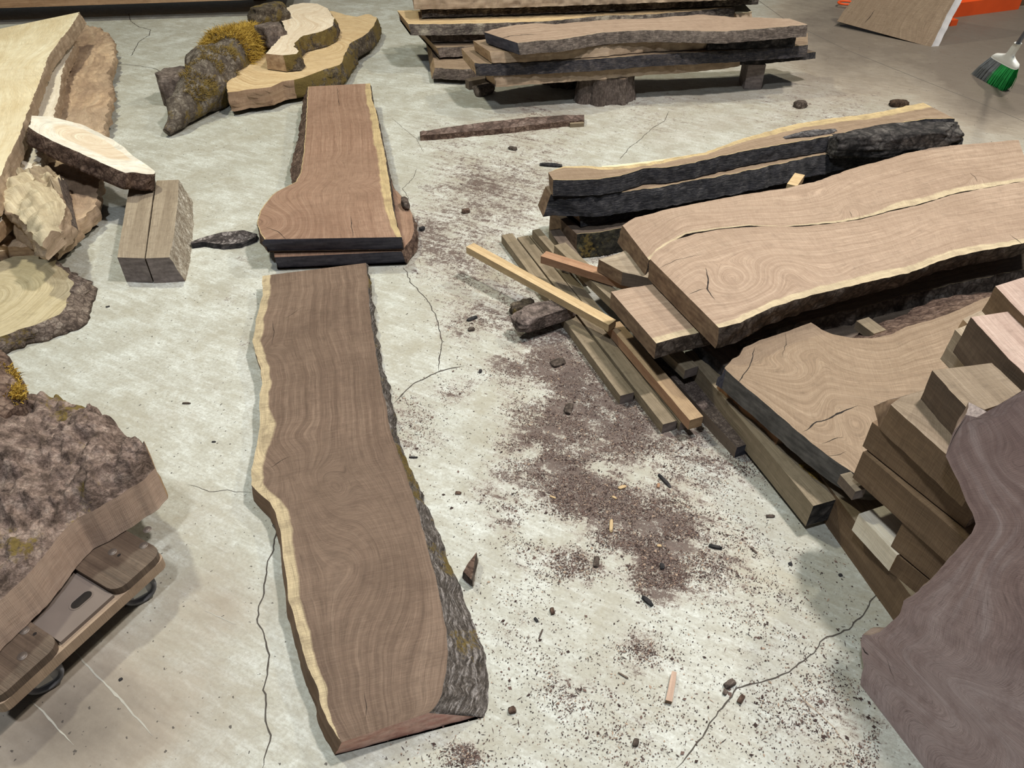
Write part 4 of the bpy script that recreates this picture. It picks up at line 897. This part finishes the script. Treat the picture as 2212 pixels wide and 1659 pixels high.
# broom
def broom():
    t0, t1 = P(2106,160,0), P(2173,196,0); s0, s1 = P(2144,122,.15), P(2196,150,.15)
    org = (t0+t1)/2; r = thing('broom', org, 'angled broom with green and grey bristles and a white plastic head, standing at the right', 'broom')
    WH = plain('white_plastic', (.78, .78, .74), .35, var=.04); GR = plain('green_bristle', (.03, .42, .10), .5, var=.35); GY = plain('grey_bristle', (.22, .24, .26), .6, var=.3)
    ax = (s1-s0).normalized(); upv = ((s0+s1)/2-(t0+t1)/2).normalized(); fn = ax.cross(upv).normalized()
    rnd = random.Random(4)
    for nm, mat, lo, hi in (('grey_bristles', GY, 0, .5), ('green_bristles', GR, .46, 1.)):
        mb = MB()
        for k in range(900):
            f = rnd.uniform(lo, hi); dy = rnd.uniform(-1, 1)
            a_ = lerp(s0, s1, f)+fn*dy*.014; e_ = lerp(t0, t1, f+rnd.uniform(-.03, .03))+fn*dy*.03+Vector((0, 0, rnd.uniform(0, .02)))
            mid = (a_+e_)/2+fn*dy*.006+ax*(f-.5)*.01; s_ = ax*.0022
            v = [mb.vert(p_+q_) for p_ in (a_, mid, e_) for q_ in (-s_, s_)]
            mb.face((v[0], v[1], v[3], v[2])); mb.face((v[2], v[3], v[5], v[4]))
        o = mb.build(nm, [mat], org, r, smooth=False); o['kind'] = 'stuff'
    # head: trapezoid shoulder rising into a neck
    hd = MB(); c0 = (s0+s1)/2; hw = (s1-s0).length/2
    hdir = (P(2206,82,.33)-c0).normalized(); prof = [(0, hw*1.02, .017), (.012, hw*1.04, .019), (.035, hw*.92, .018), (.055, hw*.5, .017), (.075, hw*.26, .016), (.10, hw*.22, .0155), (.16, hw*.21, .015), (.19, hw*.2, .014)]
    rows = []
    for l_, w_, d_ in prof:
        c_ = c0+upv*min(l_, .05)+hdir*max(0, l_-.05)
        rows.append([hd.vert(c_+ax*w_*math.copysign(abs(math.cos(t*math.pi/12))**.6, math.cos(t*math.pi/12))+fn*d_*math.copysign(abs(math.sin(t*math.pi/12))**.6, math.sin(t*math.pi/12))) for t in range(24)])
    for a_, b_ in zip(rows, rows[1:]): hd.grid([a_+[a_[0]], b_+[b_[0]]])
    hd.face(rows[0]); hd.face(rows[-1][::-1]); hd.build('head', [WH], org, r)
    top = c0+upv*.05+hdir*.13; mb = MB(); tube(mb, [top, top+hdir*.5, top+hdir*1.05], .012, 12); mb.build('handle', [plain('blue_grey_metal', (.20, .22, .28), .4, .6)], org, r)
broom()

# ------------------------------------------------------------------ loose pieces on the floor
rk_ = lambda uv, L_, W_, H_, mat, lab, rot, seed, cat='bark', name='bark_piece', z=0., amp=.35: rock(name, uv, z, (L_*.85, W_*.8, H_*.6), mat, lab, cat, rot, seed, sub=3, amp=amp)
TANO = wood('tan_offcut', (.34, .22, .16), (.52, .37, .28), (.64, .48, .38), rings=30, patch=.3, saw=0., dirt=.2)
slab('offcut', [(1452,1449),(1438,1512)], [(1462,1452),(1452,1516)], .012, .012, [TANO, TANO, END_B], 'small flat tan offcut on bare floor below the sawdust', 'offcut', edge=.001, ampA=.001, ampB=.001, offA=0, offB=0)
slab('bark_shard', [(1000,1234),(1012,1215),(1029,1192)], [(1018,1252),(1022,1228),(1030,1194)], .035, .03, [BARKR, BARKD, BARKD], 'pointed upright bark shard right of the nearest walnut slab', 'bark', edge=.002)
for q in [((1575,1480),.032,.018,.018,BARKW,'pale grey bark crumb sitting on the floor crack at lower right',.5,31),((1566,1497),.016,.012,.01,BARKW,'smaller crumb touching the pale grey one on the crack',1.,32),((1600,1512),.026,.014,.012,BARKR,'brown bark chip just below the crack crumbs',.9,33),
    ((1106,1536),.02,.018,.013,BARKR,'reddish crumb right of the pink slab end',.2,34),((1373,1606),.02,.015,.012,BARKD,'dark crumb near the bottom of the view, right of centre',1.2,35),((1107,323),.055,.03,.02,BARKD,'dark oval bark chip below the long narrow bark strip',-.5,36),
    ((1006,459),.04,.03,.025,BARKR,'small brown bark lump right of the flared walnut slab',.4,37),((1190,359),.13,.03,.02,BARKB,'dark splinter at the left tip of the blackened stack',-.15,38),((1728,231),.085,.07,.05,BARKD,'dark crumbly clump between the two stacks',.4,39),
    ((1940,229),.12,.06,.05,bark('clump_brown',(.02,.012,.008),(.09,.055,.035),(.16,.11,.07),sc=30),'larger dark brown clump behind the right end of the blackened stack',0,40),((912,497),.03,.025,.02,BARKB,'black chip beside the corner of the flared slab stack',.8,41),((1020,690),.05,.018,.012,BARKB,'thin black bark bit in the upper sawdust',.6,42),
    ((1018,713),.028,.02,.012,BARKD,'dark rounded bit under the thin black one',.2,43),((1205,785),.06,.045,.014,BARKD,'flat dark bark crumb in the middle of the sawdust',.5,44),((1228,885),.055,.03,.018,BARKD,'dark bark crumb lower in the sawdust',1.3,45),((1435,1040),.065,.012,.01,BARKB,'long black sliver in the sawdust',-1.05,46),
    ((1422,1050),.02,.01,.008,REDW,'reddish chip beside the long black sliver',1.3,47),((1320,1138),.05,.012,.012,PINE,'tan curled sliver in the dense sawdust',1.45,48),((1193,1322),.02,.013,.012,BARKR,'brown nub on clean floor right of the nearest slab',1.8,49),((1158,1340),.016,.008,.007,BARKB,'black seed-like bit beside the brown nub',2.2,50),
    ((1168,1370),.032,.005,.004,BARKD,'thin dark splinter below the black seed-like bit',1.2,51),((1545,1183),.04,.012,.01,BARKB,'dark bark sliver at the right rim of the sawdust',-.25,52),((1628,1190),.025,.006,.005,BARKD,'narrow grey sliver near the right rim of the sawdust',-1.,53),((1707,1219),.012,.012,.005,BARKB,'round black flake in the open floor at right',0,54),
    ((1664,1116),.028,.012,.006,BARKD,'flat dark flake below the greenish beam shadow',0,55),((1815,1243),.012,.01,.005,BARKB,'black leaf-shaped flake near the cant shadow',.3,56),((1344,1054),.028,.013,.008,PINE,'pale yellow wood chip in the sawdust',.4,57),((1327,1076),.018,.008,.006,PINE,'smaller pale chip next to the pale yellow one',-.7,58),
    ((1194,1075),.022,.007,.006,PINE,'pale elongated chip left in the sawdust',-.5,59),((1424,1180),.014,.009,.006,PINE,'tiny yellow chip in the lower sawdust',0,60),((1288,1215),.04,.018,.009,BARKD,'dark olive curl of bark in the lower sawdust',1.4,61),((1430,1225),.02,.014,.012,BARKB,'black pebble-like bit near the sawdust tip',1.5,62),
    ((1398,1300),.04,.014,.012,BARKB,'black slanted piece at the sawdust tip',-.9,63),((1346,1460),.03,.005,.005,GREYD,'thin grey splinter left of the tan offcut',-.6,64),((990,1066),.02,.013,.006,BARKR,'brown flat ring-like flake right of the nearest slab',0,65),((893,989),.03,.007,.006,BARKB,'black short splinter by the right edge of the nearest slab',0,66),
    ((1038,803),.02,.012,.01,BARKB,'black crumb where two floor cracks meet',1.5,67),((261,1468),.010,.008,.004,BARKB,'black dot-like flake on the stained floor by the dolly',.7,68),((462,955),.014,.007,.004,BARKB,'black flake on clean floor left of the nearest slab',0,69),((233,663),.016,.010,.004,BARKB,'black flake below the round log slice edge',.5,70),
    ((403,872),.03,.008,.006,BARKD,'twiggy dark speck on clean floor left of the nearest slab',0,71),((1270,735),.03,.02,.012,BARKD,'dark bark bit beside the large rough bark chunk',.5,72)]:
    uv_, a_, b_, c_, mt_, lb_, ro_, sd_ = q
    rk_(uv_, a_, b_, c_, mt_, lb_, ro_, sd_)
# countless crumbs of sawdust and bark
def chips():
    rnd = random.Random(11); mb = MB(); n = 0; ms = [plain('dust_dark', (.045, .028, .024), .9, var=.5), plain('dust_brown', (.13, .085, .07), .9, var=.5), plain('dust_tan', (.36, .26, .19), .9, var=.4)]
    while n < 38000:
        u = rnd.uniform(820, 1900); v = rnd.uniform(200, 1659); d = dustat(u, v)
        c = P(u, v, 0)
        k = noise.noise(Vector((c.x*9, c.y*14, 0)))+.6*noise.noise(Vector((c.x*30, c.y*40, 3)))
        if rnd.random() > (.012+max(0, d)**1.5*(.5+1.1*k))*(c.length/2.2)**-1: continue
        if rnd.random() > min(1, (v/1000)**2+.15): continue
        l = rnd.uniform(.0008, .0027)*(1 if rnd.random() < .96 else 2.3); w_ = l*rnd.uniform(.25, .8)
        t = rnd.uniform(0, 6.28)
        if rnd.random() < .03: l = rnd.uniform(.004, .010); w_ = rnd.uniform(.0005, .0011)
        a = Vector((math.cos(t), math.sin(t), rnd.uniform(-.2, .2)))*l; b = Vector((-math.sin(t), math.cos(t), rnd.uniform(-.5, .5)))*w_
        c = c+Z*(min(l, .002)*.45+.0006)
        mm = rnd.choices((0, 1, 2), (5, 6, 1.6))[0]
        i = [mb.vert(c+a+b*.3), mb.vert(c+b), mb.vert(c-a), mb.vert(c-b)]; mb.face(i, mm); n += 1
    o = mb.build('sawdust', ms, smooth=False)
    tag(o, 'brown sawdust and bark crumbs strewn in a trail across the pale concrete', 'sawdust', None, 'stuff')
chips()
